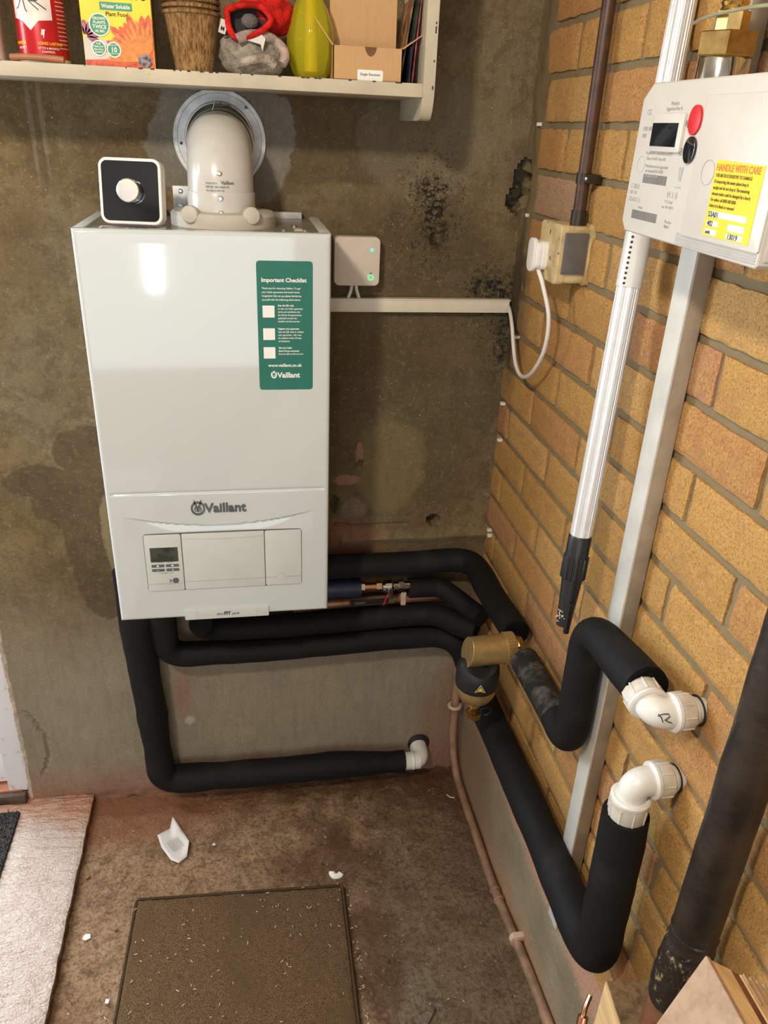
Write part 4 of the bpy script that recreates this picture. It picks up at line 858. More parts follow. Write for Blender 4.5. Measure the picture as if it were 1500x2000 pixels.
bm = new(); pth = corner_path([E1 + d_in * 0.026, E1, E1 + V(0.030, 0, 0)], [0.018], 10, 0.006); tube(bm, pth, 0.0192, 32); bmesh.ops.create_uvsphere(bm, u_segments=24, v_segments=14, radius=0.0192, matrix=Matrix.Translation(pth[len(pth) // 2])); obj('elbow_body', bm, 'pushfit', el1)
cap(el1, E1 + d_in * 0.014, d_in, 0.0245, 0.028); cap(el1, E1 + V(0.020, 0, 0), (1, 0, 0), 0.0240, 0.025)
bm = new(); cyl(bm, E1 + V(0.03, 0, 0), E1 + V(0.10, 0, 0), 0.0165, seg=28); obj('pipe_stub', bm, 'pushfit_cap', el1)
bm = new(); c0 = E1 + V(-0.004, -0.0, 0.0)
def mk(b, pts):
    # handwritten stroke wrapped on the bend, seen from the room side
    out = []
    for (u, v) in pts:
        y_ = E1.y - 0.012 + u; z_ = E1.z + v; 
        out.append(V(E1.x + 0.004 + u * 0.4, y_ , z_))
    tube(b, smooth_path([tuple(p) for p in out], 5), 0.0007, 6)
# marker drawn on the front of the elbow: reads like a reversed R
Mk = frame(E1 + V(0.003, -0.0188, 0.0085), (1, 0.03, 0.0), (0.05, 0.42, 1))
bm = new()
for st in ([(-0.010, 0.004), (-0.003, 0.006), (0.004, 0.0055), (0.006, 0.002), (0.001, -0.001), (-0.001, -0.0015), (0.003, -0.004), (0.008, -0.006)], [(-0.009, 0.0065), (-0.005, 0.001), (-0.0035, -0.004)]):
    tube(bm, [Mk @ V(a, b_, -0.0002) for a, b_ in st], 0.0006, 6)
obj('pen_mark', bm, 'marker', el1, label='handwritten black mark')
bm = new(); lathe(bm, [(0, 0.0195), (0.001, 0.0195)], (-0.0035, E1.y, E1.z), (-1, 0, 0), 24); obj('wall_hole', bm, 'black', el1, False)
el2 = thing('pipe_elbow', 'lower white push-fit elbow on top of the thick black pipe', 'pipe elbow', (-0.055, -0.885, 0.80))
E2 = V(-0.060, -0.856, 0.812)
bm = new(); pth = corner_path([E2 + V(0, 0, -0.026), E2, E2 + V(0.030, 0, 0.0)], [0.018], 10, 0.006); tube(bm, pth, 0.0192, 32); bmesh.ops.create_uvsphere(bm, u_segments=24, v_segments=14, radius=0.0192, matrix=Matrix.Translation(pth[len(pth) // 2])); obj('elbow_body', bm, 'pushfit', el2)
cap(el2, E2 + V(0, 0, -0.022), (0, 0, -1), 0.0255, 0.036); cap(el2, E2 + V(0.021, 0, 0), (1, 0, 0), 0.0240, 0.026)
bm = new(); cyl(bm, E2 + V(0, 0, -0.08), E2 + V(0, 0, -0.03), 0.0155, seg=24); cyl(bm, E2 + V(0.03, 0, 0), E2 + V(0.10, 0, 0), 0.0165, seg=28); obj('pipe_stub', bm, 'pushfit_cap', el2)
bm = new(); lathe(bm, [(0, 0.0190), (0.001, 0.0190)], (-0.0035, E2.y, E2.z), (-1, 0, 0), 24); obj('wall_hole', bm, 'black', el2, False)

# ---- copper pipe, valve and blue wrap between the black runs
cu = thing('copper_pipe', 'tarnished copper pipe crossing below the blue-wrapped valve', 'pipe', (-0.25, 0, 0.57))
bm = new(); tube(bm, smooth_path([(-0.45, -0.030, 0.566), (-0.365, -0.028, 0.570), (-0.30, -0.028, 0.572), (-0.16, -0.028, 0.574), (-0.06, -0.028, 0.572)], 6), 0.0115, 20); obj('pipe_run', bm, 'copper_old', cu)
bm = new(); lathe(bm, [(0, 0.0145), (0.012, 0.0145)], (-0.203, -0.028, 0.572), (1, 0, 0.02), 24); box(bm, (-0.203, -0.044, 0.556), (-0.191, -0.040, 0.600), 0.0015); obj('pipe_clip', bm, 'clip', cu)
vl = thing('isolating_valve', 'lever ball valve with black handle on the blue-wrapped pipe', 'valve', (-0.25, -0.05, 0.62))
bm = new(); cyl(bm, (-0.46, -0.050, 0.626), (-0.300, -0.050, 0.624), 0.0215, seg=28); obj('pipe_wrap', bm, 'blue', vl, label='navy blue foam wrap')
bm = new(); cyl(bm, (-0.302, -0.050, 0.624), (-0.255, -0.050, 0.624), 0.0110, seg=20); obj('copper_tail', bm, 'copper', vl)
bm = new(); lathe(bm, [(0, 0.013), (0.010, 0.0135)], (-0.301, -0.050, 0.624), (1, 0, 0), 6); obj('compression_nut', bm, 'chrome', vl, False); bm = new(); lathe(bm, [(0, 0.013), (0.012, 0.013)], (-0.264, -0.050, 0.624), (1, 0, 0), 6); lathe(bm, [(0, 0.010), (0.006, 0.015), (0.020, 0.016), (0.026, 0.011), (0.04, 0.011)], (-0.250, -0.050, 0.624), (1, 0, 0), 24); lathe(bm, [(0, 0.014), (0.012, 0.014)], (-0.213, -0.050, 0.624), (1, 0, 0), 6); cyl(bm, (-0.20, -0.050, 0.624), (-0.184, -0.050, 0.624), 0.0105)
obj('valve_body', bm, 'chrome', vl)
bm = new(); cyl(bm, (-0.234, -0.050, 0.624), (-0.234, -0.088, 0.610), 0.006, seg=16); lathe(bm, [(0, 0.0085), (0.007, 0.0085)], (-0.234, -0.084, 0.611), (0, -1, -0.3), 6); obj('spindle', bm, 'steel', vl)
bm = new(); Fl = frame((-0.282, -0.0815, 0.604), (1, 0, 0.03), (0, -0.35, 1)); prism(bm, rrect(0.090, 0.015, 0.006, 5), -0.002, 0.002, Fl, 0.0008); lv = obj('lever', bm, 'black', vl)
bm = new(); Fv = frame((-0.282, -0.0815, 0.604), (1, 0, 0.03), (0, -0.35, 1))
for i in range(12): box(bm, (-0.035 + (i % 6) * 0.004, 0.0015 if i < 6 else -0.0035, 0.002), (-0.032 + (i % 6) * 0.004, 0.0035 if i < 6 else -0.0015, 0.0023), 0, 1, Fv)
pass; obj('lever_print', bm, 'mid_print', lv, False)
bm = new(); tube(bm, smooth_path([(-0.242, -0.078, 0.620), (-0.250, -0.090, 0.606), (-0.252, -0.088, 0.596)], 5), 0.0012, 8); w_ = obj('wire_tail', bm, 'red', vl)
bm = new(); tube(bm, smooth_path([(-0.246, -0.078, 0.618), (-0.254, -0.090, 0.604), (-0.257, -0.088, 0.594)], 5), 0.0010, 8); obj('wire_tail', bm, 'packet_c', vl)

# ---- magnetic filter
fi = thing('magnetic_filter', 'brass magnetic filter with a black canister and warning triangle', 'filter', (-0.11, -0.385, 0.6))
C0 = V(-0.152, -0.388, 0.680); C1 = V(-0.060, -0.384, 0.680)
ax = (C1 - C0).normalized()
bm = new(); lathe(bm, [(0.0, 0.0), (0.0, 0.0278), (0.0008, 0.0285), (0.092, 0.0285)], C0, ax, 48)
# slanted facet at the left end
for v in bm.verts:
    dx = v.co.x - C0.x
    if dx < 0.0035: v.co.x += 0.22 * (v.co.z - C0.z + 0.0285)
obj('brass_body', bm, 'brass_matt', fi)
bm = new(); ribbed(bm, C0 + ax * 0.078, C0 + ax * 0.097, 0.0315, 0.0018, 34, 5); obj('knurled_ring', bm, 'brass_matt', fi)
bm = new(); lathe(bm, [(0.095, 0.022), (0.102, 0.025), (0.112, 0.022), (0.118, 0.012)], C0, ax, 32); tube(bm, corner_path([C0 + ax * 0.10 + V(0, 0, 0), V(-0.046, -0.386, 0.680), V(-0.046, -0.425, 0.680)], [0.014], 8, 0.006), 0.0165, 24); obj('elbow_joint', bm, 'brass', fi)
bm = new(); lathe(bm, [(0, 0.014), (0.002, 0.0175), (0.012, 0.0175), (0.014, 0.014)], (-0.046, -0.408, 0.680), (0, -1, 0), 28); lathe(bm, [(0.012, 0.0155), (0.03, 0.0155)], (-0.046, -0.408, 0.680), (0, -1, 0), 28); obj('compression_ring', bm, 'brass_bright', fi)
cx, cy = -0.122, -0.392
def canister():
    b = bmesh.new(); seg = 56; x0, y0 = cx, cy
    prof = [(0.662, 0.026), (0.658, 0.036), (0.650, 0.0405), (0.640, 0.0415), (0.614, 0.0415), (0.609, 0.0410), (0.606, 0.0385), (0.605, 0.030)]
    rings = []
    for i, (z, r) in enumerate(prof):
        ring = []
        for j in range(seg):
            A = 2 * PI * j / seg; zz = z
            if i < 4: zz += 0.009 * math.cos(2 * A) * (1 - i / 4.0) - 0.004
            ring.append(b.verts.new((x0 + r * math.cos(A), y0 + r * math.sin(A), zz)))
        rings.append(ring)
    for a, q in zip(rings, rings[1:]):
        for j in range(seg): b.faces.new((a[j], a[(j + 1) % seg], q[(j + 1) % seg], q[j]))
    b.faces.new(rings[0]); b.faces.new(list(reversed(rings[-1]))); return b
cn = obj('canister_jacket', canister(), 'rubber', fi)
bm = new(); lathe(bm, [(0, 0.0375), (0.016, 0.0370), (0.030, 0.030), (0.038, 0.017), (0.050, 0.013)], (cx, cy, 0.606), (0, 0, -1), 36); obj('canister_base', bm, 'brass_matt', fi)
bm = new(); lathe(bm, [(0, 0.0125), (0.008, 0.0125)], (cx, cy, 0.562), (0, 0, -1), 6); lathe(bm, [(0, 0.009), (0.018, 0.009)], (cx, cy, 0.556), (0, 0, -1), 20); cyl(bm, (cx - 0.002, cy, 0.548), (cx - 0.014, cy - 0.012, 0.546), 0.0075, seg=18); obj('drain_valve', bm, 'brass', fi)
bm = new(); ribbed(bm, (cx + 0.002, cy - 0.002, 0.540), (cx + 0.002, cy - 0.002, 0.527), 0.0135, 0.0012, 18, 4); obj('drain_cap', bm, 'brass', fi)
bm = new(); tube(bm, [V(cx + 0.022 + 0.013 * math.cos(t), cy - 0.004 - 0.004 * math.sin(t), 0.540 + 0.013 * math.sin(t)) for t in [2 * PI * i / 30 for i in range(31)]], 0.0022, 10, False); obj('rubber_strap', bm, 'rubber', fi)
# warning triangle wrapped on the canister
def onc(u, z, r): A = -PI / 2 - 0.14 + u / r; return V(cx + r * math.cos(A), cy + r * math.sin(A), z)
def tri(b, s, r, dz=0.0):
    pts = [(-s / 2, -s * 0.4), (s / 2, -s * 0.4), (0, s * 0.5)]
    b.faces.new([b.verts.new(onc(u, 0.627 + dz + v, r)) for u, v in pts])
bm = new(); tri(bm, 0.020, 0.0424); t1 = obj('warning_triangle', bm, 'white_print', cn, False)
bm = new(); tri(bm, 0.0165, 0.0427, -0.0002); tri(bm, 0.0001, 0.0428); t2 = obj('triangle_field', bm, 'black', cn, False)
bm = new(); tri(bm, 0.0115, 0.0430, -0.0005); obj('triangle_symbol', bm, 'yellow', cn, False)

# ---- small bore pipe at the foot of the plinth
fp = thing('floor_pipe', 'thin dusty pipe running down the corner and along the floor by the plinth', 'pipe', (-0.03, -0.3, 0.03))
FP = [(-0.040, -0.020, 0.44), (-0.040, -0.018, 0.34), (-0.038, -0.018, 0.22), (-0.036, -0.020, 0.13), (-0.032, -0.034, 0.065), (-0.029, -0.080, 0.030), (-0.027, -0.15, 0.022), (-0.026, -0.26, 0.022), (-0.026, -0.37, 0.022), (-0.026, -0.47, 0.036), (-0.025, -0.56, 0.052), (-0.024, -0.66, 0.064), (-0.024, -0.76, 0.074), (-0.024, -0.9, 0.080), (-0.024, -1.6, 0.085), (-0.024, -4.2, 0.085)]
bm = new(); tube(bm, smooth_path(FP, 6), 0.0098, 18); obj('pipe_run', bm, 'floor_pipe', fp)
for t in ((-0.402, 0.028), (-0.430, 0.033)):
    bm = new(); lathe(bm, [(0, 0.0105), (0.003, 0.0125), (0.008, 0.0125), (0.010, 0.0105)], (-0.026, t[0], t[1] - 0.002), (0.0, -1, 0.13), 24); obj('solder_joint', bm, 'floor_pipe', fp)
bm = new(); tube(bm, [V(-0.040 + 0.0135 * math.cos(t), -0.020 + 0.0135 * math.sin(t), 0.232) for t in [math.radians(a) for a in range(-170, 171, 20)]], 0.005, 12); obj('pipe_clip', bm, 'clip', fp)
bm = new(); lathe(bm, [(0, 0.0135), (0.012, 0.0135)], (-0.025, -0.537, 0.049), (0, -1, 0.16), 24); box(bm, (-0.030, -0.553, 0.055), (-0.010, -0.540, 0.070), 0.0015); obj('pipe_clip', bm, 'clip', fp)

# ------------------------------------------------------------------ vertical trunking on the brick wall
tv = thing('wall_trunking', 'long vertical grey-white trunking fixed to the brick wall', 'trunking', (-0.01, -0.67, 0.3))
bm = new(); box(bm, (-0.0260, -0.688, 0.284), (-0.0030, -0.654, CEIL), 0.0012); obj('base_channel', bm, 'trunk_taupe', tv)
bm = new(); box(bm, (-0.0278, -0.689, 0.282), (-0.0240, -0.653, CEIL), 0.0014); obj('lid', bm, 'trunk_v', tv)

# ------------------------------------------------------------------ telescopic pole leaning in front of the bricks
po = thing('telescopic_pole', 'ribbed aluminium telescopic pole with black tip leaning on wall', 'pole', (-0.075, -0.62, 0.9))
A = V(-0.080, -0.625, 0.932); B = V(-0.020, -0.538, 1.70); d = (B - A).normalized(); L = (B - A).length
def pp(t): return A + d * t
bm = new(); ribbed(bm, pp(0.105), pp(L + 0.35), 0.0150, 0.0007, 26, 5); obj('pole_tube', bm, 'alu', po)
bm = new(); lathe(bm, [(0, 0.0168), (0.155, 0.0168)], pp(0.458), d, 36); sl_ = obj('clear_sleeve', bm, 'alu_sleeve', po)
bm = new()
xx, yy, zz = basis(d)
dirc = V(-0.75, -0.66, 0); dirc = (dirc - d * dirc.dot(d)).normalized(); side = d.cross(dirc)
for i in range(24):
    q = pp(0.462 + 0.0062 * i) + dirc * 0.0166 - side * 0.0005; lathe(bm, [(0, 0.0017), (0.0006, 0.0017)], q, dirc, 12)
obj('dot_scale', bm, 'black', sl_, False)
bm = new(); lathe(bm, [(0.080, 0.0165), (0.112, 0.0165), (0.114, 0.0155)], A, d, 32); obj('lock_collar', bm, 'black', po)
bm = new(); ribbed(bm, pp(0.048), pp(0.082), 0.0185, 0.0015, 16, 5); obj('grip_ring', bm, 'black', po)
bm = new(); lathe(bm, [(-0.030, 0.0105), (0.048, 0.0150), (0.050, 0.013)], A, d, 26); box(bm, (-0.004, -0.0155, -0.038), (0.004, -0.0095, 0.01), 0.001, 1, frame(A, xx, yy)); tp = obj('tapered_tip', bm, 'black', po)
bm = new()
for i in range(14):
    p = A - d * (0.012 + 0.010 * random.random() * 2 - 0.01) + dirc * 0.011 + side * random.uniform(-0.007, 0.004)
    tube(bm, [p, p + V(random.uniform(-.004, .004), -0.001, random.uniform(-.004, .004))], 0.0008, 5)
obj('cobweb', bm, 'paper', po)

# ------------------------------------------------------------------ gas meter
gm = thing('gas_meter', 'white gas meter with red button and yellow handle-with-care label', 'meter', (-0.08, -0.8, 1.465))
Fm = Matrix(((0, 0, -1, -0.120), (-1, 0, 0, -0.682), (0, 1, 0, 1.4640), (0, 0, 0, 1)))   # u towards the camera, v up, w into the room
out = [(0.006, 0.002), (0.250, 0.0), (0.253, 0.003), (0.253, 0.141), (0.250, 0.144), (0.018, 0.144), (0.0, 0.130), (-0.004, 0.012)]
bm = new(); prism(bm, out, -0.078, 0.0, Fm, 0.003, 3); obj('housing', bm, 'meter', gm)
bm = new(); prism(bm, rrect(0.1255, 0.118, 0.003), -0.002, 0.0016, Fm @ Matrix.Translation((0.1895, 0.071, 0)), 0.001); obj('front_cover', bm, 'meter', gm)
bm = new()
for i in range(5): box(bm, (0.118, 0.0035 + i * 0.0022, 0), (0.250, 0.0045 + i * 0.0022, 0.0008), 0, 1, Fm)
obj('vent_line', bm, 'light_print', gm, False)
bm = new(); prism(bm, rrect(0.060, 0.034, 0.002), 0, 0.003, Fm @ Matrix.Translation((0.0665, 0.099, 0)), 0.0008); wd = obj('display_bezel', bm, 'meter', gm)
bm = new(); box(bm, (0.036 + 0.002, 0.0868, 0.002), (0.0885, 0.1075, 0.0036), 0, 1, Fm); obj('display', bm, 'glass_black', gm, False)
bm = new(); prism(bm, [(0.1140 + 0.0105 * math.cos(t), 0.1100 + 0.0125 * math.sin(t)) for t in [2 * PI * i / 36 for i in range(36)]], 0, 0.0026, Fm, 0.0006); obj('button', bm, 'red', gm, label='round red button')
bm = new(); prism(bm, [(0.1145 + 0.0100 * math.cos(t), 0.0850 + 0.0115 * math.sin(t)) for t in [2 * PI * i / 36 for i in range(36)]], 0, 0.0026, Fm, 0.0006); obj('button', bm, 'glass_black', gm, label='round black button')
bm = new(); ring2d(bm, 0.0100, 0.0106, 0.0014, 0.0020, (0.154, 0.0680), Fm, 36); obj('embossed_circle', bm, 'light_print', gm, False)
F3 = Fm @ Matrix.Translation((0, 0, 0.0003))
bm = new(); text(bm, [('A', 0.0945, 0.1035, 0.0095), ('B', 0.0945, 0.080, 0.0095)], F3, 0.0); obj('button_letter', bm, 'mid_print', gm, False)
for (u0, v0, w, h, n_) in ((0.030, 0.0520, 0.050, 0.0085, 46), (0.018, 0.0165, 0.056, 0.0085, 54)):
    rb = random.Random(5); bm = new()
    for i in range(n_):
        a = u0 + w * i / n_; box(bm, (a, v0, 0), (a + w / n_ * rb.choice((0.35, 0.5, 0.7)), v0 + h, 0.0003), 0, 1, Fm)
    obj('barcode', bm, 'mid_print', gm, False)
bm = new(); text(bm, [('Product', 0.062, 0.1230, 0.0048), ('Approved for G', 0.054, 0.1185, 0.0048), ('CE', 0.015, 0.1150, 0.0075), ('LIVE ME', 0.012, 0.1005, 0.0055), ('M22', 0.012, 0.0940, 0.0055),
    ('Temperature correction to 15°C', 0.026, 0.0790, 0.0042), ('Qmax 6 m³/h  Pmax 0.5', 0.030, 0.0740, 0.0042), ('Manufactured and approved', 0.030, 0.0670, 0.0042), ('to standard EN 14236', 0.032, 0.0625, 0.0042), ('G4 A000 1234 5678', 0.034, 0.0615 - 0.0035, 0.0032)], F3, 0.0)
text(bm, [('S 2022', 0.006, 0.0455, 0.0070), ('EN  G4', 0.006, 0.0400, 0.0050), ('CLASS 1.5', 0.006, 0.0330, 0.0060), ('E6 S016', 0.030, 0.0270, 0.0032), ('M 1 0', 0.086, 0.0420, 0.0085), ('V 1.2 dm³', 0.084, 0.0370, 0.0040), ('tm -10 +40°C', 0.080, 0.0320, 0.0040), ('Version', 0.091, 0.0190, 0.0042), ('10.0.4', 0.091, 0.0145, 0.0042), ('Serial', 0.128, 0.0320, 0.0045), ('unit', 0.130, 0.0275, 0.0045)], F3, 0.0)
ring2d(bm, 0.0075, 0.0080, 0, 0.0003, (0.020, 0.0690), Fm, 30); obj('printing', bm, 'light_print', gm, False)
bm = new(); 
for pts in ([(0.100, 0.070), (0.108, 0.070), (0.1065, 0.058), (0.1015, 0.058)],): prism(bm, pts, 0.0002, 0.0004, Fm)
box(bm, (0.0985, 0.0515, 0), (0.1085, 0.0530, 0.0004), 0, 1, Fm); obj('bin_symbol', bm, 'light_print', gm, False)
bm = new(); prism(bm, [(0.166, 0.017), (0.2375, 0.0165), (0.2375, 0.0770), (0.166, 0.0790)], 0.0016, 0.0021, Fm); yl = obj('care_label', bm, 'yellow', gm, False, label='yellow care label')
F4 = Fm @ Matrix.Translation((0, 0, 0.0022))
bm = new(); text(bm, [('HANDLE WITH CARE', 0.1675, 0.0705, 0.0078)], F4, 0.02, sx=0.88); obj('label_heading', bm, 'orange_print', yl, False)
bm = new(); yy_ = 0.0655
for s_ in ('THIS METER IS SENSITIVE TO DAMAGE', 'If transporting this meter please keep it', 'upright and do not drop it. The measuring', 'element inside could be damaged by a knock', 'For advice call 0800 000 0000', 'before it is fitted or removed'): text(bm, [(s_, 0.1685, yy_, 0.0039)], F4, 0.015, sx=0.83); yy_ -= 0.0049
obj('label_text', bm, 'label_print', yl, False)
bm = new()
for (a, b_, c_, d_) in ((0.170, 0.0330, 0.228, 0.0380), (0.170, 0.0255, 0.188, 0.0300), (0.204, 0.0245, 0.228, 0.0300), (0.170, 0.0185, 0.188, 0.0230), (0.204, 0.0180, 0.228, 0.0225)): box(bm, (a, b_, 0.0020), (c_, d_, 0.0023), 0, 1, Fm)
obj('label_field', bm, 'white_print', yl, False)
bm = new(); text(bm, [('S3A01', 0.170, 0.0332, 0.0062), ('402', 0.171, 0.0257, 0.0060), ('amb', 0.171, 0.0190, 0.0045), ('13019', 0.206, 0.0182, 0.0062)], Fm @ Matrix.Translation((0, 0, 0.0024)), 0.02); obj('handwriting', bm, 'marker', yl, False)
bm = new(); box(bm, (-0.115, -0.9365, 1.470), (-0.046, -0.9345, 1.565), 0.001); obj('side_panel', bm, 'meter_side', gm)
bm = new(); box(bm, (-0.1225, -0.9375, 1.580), (-0.085, -0.912, 1.5945), 0.001); obj('window', bm, 'topplate', gm, False, label='dark recess in the top right corner')
# fittings above the meter
gf = thing('meter_union', 'brass and chrome pipe union on top of the gas meter', 'pipe fitting', (-0.082, -0.757, 1.608))
c = V(-0.082, -0.757, 1.600)
bm = new(); lathe(bm, [(0, 0.0235), (0.026, 0.0235), (0.029, 0.0215)], c, (0, 0, 1), 48); obj('chrome_boss', bm, 'chrome', gf)
bm = new(); lathe(bm, [(0, 0.0270), (0.001, 0.0280), (0.019, 0.0280), (0.020, 0.0270)], c + V(0, 0, 0.028), (0, 0, 1), 6); obj('large_nut', bm, 'brass', gf, False)
bm = new(); lathe(bm, [(0, 0.0155), (0.017, 0.0155)], c + V(0, 0, 0.047), (0, 0, 1), 8); obj('small_nut', bm, 'brass', gf, False)
bm = new(); lathe(bm, [(0.0028 * i, 0.0115 + (0.0012 if i % 2 else 0)) for i in range(10)], c + V(0, 0, 0.063), (0, 0, 1), 32); obj('threaded_neck', bm, 'brass_bright', gf)
bm = new(); lathe(bm, [(0, 0.0230), (0.012, 0.0230)], c + V(0, 0, 0.087), (0, 0, 1), 8); cyl(bm, c + V(0, 0, 0.095), c + V(0, 0, 0.70), 0.012, seg=28); obj('chrome_nut', bm, 'chrome', gf)
bm = new(); lathe(bm, [(0, 0.007), (0.010, 0.007), (0.012, 0.004)], (-0.060, -0.716, 1.680), (-0.5, -0.3, 0.1), 16); cyl(bm, (-0.058, -0.716, 1.668), (-0.058, -0.716, 1.682), 0.003, seg=10); obj('side_screw', bm, 'chrome', gf)
bm = new(); tube(bm, smooth_path([(-0.090, -0.702, 1.6602), (-0.100, -0.735, 1.6600), (-0.104, -0.777, 1.6602), (-0.100, -0.838, 1.6592), (-0.07, -0.93, 1.656), (-0.002, -1.05, 1.650)], 8), 0.0016, 8); tag(obj('earth_wire', bm, 'washer'), 'thin greenish wire passing in front of the brass union', 'wire')

# ------------------------------------------------------------------ thick dark soil pipe at the right
sp_ = thing('wrapped_pipe', 'thick dark tape-wrapped vertical pipe at the right edge', 'pipe', (-0.045, -1.005, 0.5))
bm = new(); Pp = [V(-0.045, -1.012, 0.70 + i * 0.02) for i in range(84)]; tube(bm, Pp, 0.0262, 32, wob=0.03, seed=21); obj('pipe_body', bm, 'soil', sp_)
Pt = [V(-0.045, -1.012, 0.610 + i * 0.006) for i in range(29)]
bm = new(); tube(bm, Pt, [0.0262 + 0.004 * (1 - i / 28) + 0.0007 * math.sin(i * 1.9) + 0.001 * math.sin(i * 3.1) - (0.002 if i > 18 else 0) for i in range(29)], 40, wob=0.10, seed=25); obj('tape_wrap', bm, 'soil_tape', sp_, label='scuffed black tape wrapped in bands')
bm = new(); cyl(bm, (-0.045, -1.012, 0.0), (-0.045, -1.012, 0.615), 0.0285, seg=32); obj('clay_base', bm, 'clay', sp_)

# ------------------------------------------------------------------ timber and MDF at the lower right
def oriented(A, e1, e2, e3, lo, hi, bev=0.0008):
    m = Matrix((e1, e2, e3)).transposed().to_4x4(); m.translation = A
    b = new(); box(b, lo, hi, bev, 1, m); return b
A = V(-0.171, -1.166, 0.943); e1 = V(-0.479, -0.153, -0.864); e2 = V(0.862, -0.270, -0.430); e3 = V(-0.167, -0.951, 0.261)
e1.normalize(); e2 = (e2 - e1 * e2.dot(e1)).normalized(); e3 = e1.cross(e2) * (1 if e1.cross(e2).dot(e3) > 0 else -1)
wc = thing('wooden_board_bundle', 'pale wooden boards with an mdf face leaning at the bottom right', 'wood boards', tuple(A))
obj('mdf_panel', oriented(A, e1, e2, e3, (0, 0, 0), (1.02, 0.005, 0.40)), 'mdf', wc)
obj('pine_board', oriented(A, e1, e2, e3, (0.001, 0.0055, 0.001), (1.0, 0.026, 0.40)), 'pine', wc)
obj('pine_board', oriented(A, e1, e2, e3, (0.0015, 0.0265, 0.001), (1.0, 0.034, 0.40)), 'clay', wc, label='reddish strip between the pine boards')
obj('grooved_board', oriented(A, e1, e2, e3, (0.001, 0.0345, 0.001), (1.0, 0.105, 0.40)), 'pine', wc)
for i in range(5):
    bm = oriented(A, e1, e2, e3, (-0.0004, 0.038 + i * 0.007, 0.000), (0.002, 0.0395 + i * 0.007, 0.032), 0); obj('groove', bm, 'mdf', wc, False)
tb = thing('timber_block', 'rough brown timber post end beside the foot of black pipe', 'timber', (-0.04, -0.97, 0.0))
b = new(); box(b, (-0.03, -0.036, 0), (0.03, 0.036, 0.52), 0.001, 1)
m = Matrix.Translation((-0.052, -0.962, 0.0)) @ Matrix.Rotation(math.radians(-6), 4, 'Z') @ Matrix.Rotation(math.radians(0.6), 4, 'X'); bmesh.ops.transform(b, matrix=m, verts=b.verts)
obj('post', b, 'timber', tb, False)
b = new(); box(b, (-0.0312, -0.036, 0.0), (-0.0300, 0.036, 0.519), 0, 1); bmesh.ops.transform(b, matrix=m, verts=b.verts); obj('sawn_face', b, 'pine', tb, False)
cf = thing('drain_fitting', 'small copper and brass drain fitting under the lower black pipe', 'pipe fitting', (-0.07, -0.9, 0.42))
bm = new(); tube(bm, smooth_path([(-0.072, -0.893, 0.430), (-0.084, -0.905, 0.418), (-0.090, -0.915, 0.404)], 5), 0.0038, 12); cyl(bm, (-0.087, -0.910, 0.412), (-0.091, -0.916, 0.402), 0.0075, seg=16); obj('copper_stub', bm, 'copper', cf)
bm = new()
lathe(bm, [(0, 0.008), (0.004, 0.009), (0.006, 0.0075), (0.009, 0.009), (0.012, 0.0075), (0.015, 0.009), (0.026, 0.008)], (-0.090, -0.918, 0.402), (-0.35, -0.5, -0.55), 18); obj('brass_tail', bm, 'brass_bright', cf)

# ------------------------------------------------------------------ floor things
def carpet():
    b = bmesh.new(); us = [i / 90 for i in range(91)]; vs = [i / 90 for i in range(91)]
    C = [V(-0.818, -0.309, 0), V(-0.364, -0.333, 0), V(-0.372, -0.90, 0), V(-0.842, -0.88, 0)]
    G = []
    for u in us:
        row = []
        for v in vs:
            p = (C[0] * (1 - u) + C[1] * u) * (1 - v) + (C[3] * (1 - u) + C[2] * u) * v
            e = min(u, 1 - u, v, 1 - v); z = 0.0115 + 0.0014 * fbm(p.x, p.y, 0, 60, 3) + 0.001 * random.uniform(-1, 1) + 0.003 * nz(p.x, p.y, 0, 5)
            if e < 0.012: z -= 0.0015
            if e == 0: z = 0.001
            row.append(b.verts.new((p.x, p.y, z)))
        G.append(row)
    for i in range(90):
        for j in range(90): b.faces.new((G[i][j], G[i + 1][j], G[i + 1][j + 1], G[i][j + 1]))
    return b
cpt = thing('carpet_mat', 'brown rectangular carpet offcut lying on the dirty floor', 'mat', (-0.6, -0.6, 0))
obj('pile', carpet(), 'carpet', cpt)
bm = new(); ed = [(-0.372, -0.90, 0), (-0.368, -0.62, 0), (-0.3650, -0.345, 0), (-0.374, -0.3335, 0), (-0.59, -0.3215, 0), (-0.808, -0.3100, 0), (-0.8175, -0.320, 0), (-0.830, -0.60, 0), (-0.842, -0.88, 0)]
tube(bm, corner_path([(x, y, 0.0065) for x, y, z in ((-0.372, -0.90, 0), (-0.364, -0.333, 0), (-0.818, -0.309, 0), (-0.842, -0.88, 0))], 0.010, 8, 0.02), 0.0034, 10, sx=1.0, wob=0.15, seed=3); obj('binding', bm, 'carpet_edge', cpt)
dm = thing('door_mat', 'black bristly doormat at the left edge by the door', 'mat', (-1.3, -0.2, 0.025))
def bristle():
    b = bmesh.new(); rnd = random.Random(4)
    for i in range(5200):
        x = rnd.uniform(-1.30, -1.119); y = rnd.uniform(-0.62, -0.042); h = rnd.uniform(0.008, 0.016); a = rnd.uniform(0, PI); w = 0.0014
        dx, dy = math.cos(a) * w, math.sin(a) * w; lx, ly = rnd.uniform(-.005, .005), rnd.uniform(-.005, .005)
        v = [b.verts.new((x - dx, y - dy, 0.028)), b.verts.new((x + dx, y + dy, 0.028)), b.verts.new((x + lx, y + ly, 0.028 + h))]; b.faces.new(v)
    return b
bm = new(); box(bm, (-1.62, -0.64, 0.022), (-1.119, -0.042, 0.032), 0.003); obj('backing', bm, 'bristle', dm)
o = obj('bristles', bristle(), 'bristle', dm, False); o['kind'] = 'stuff'
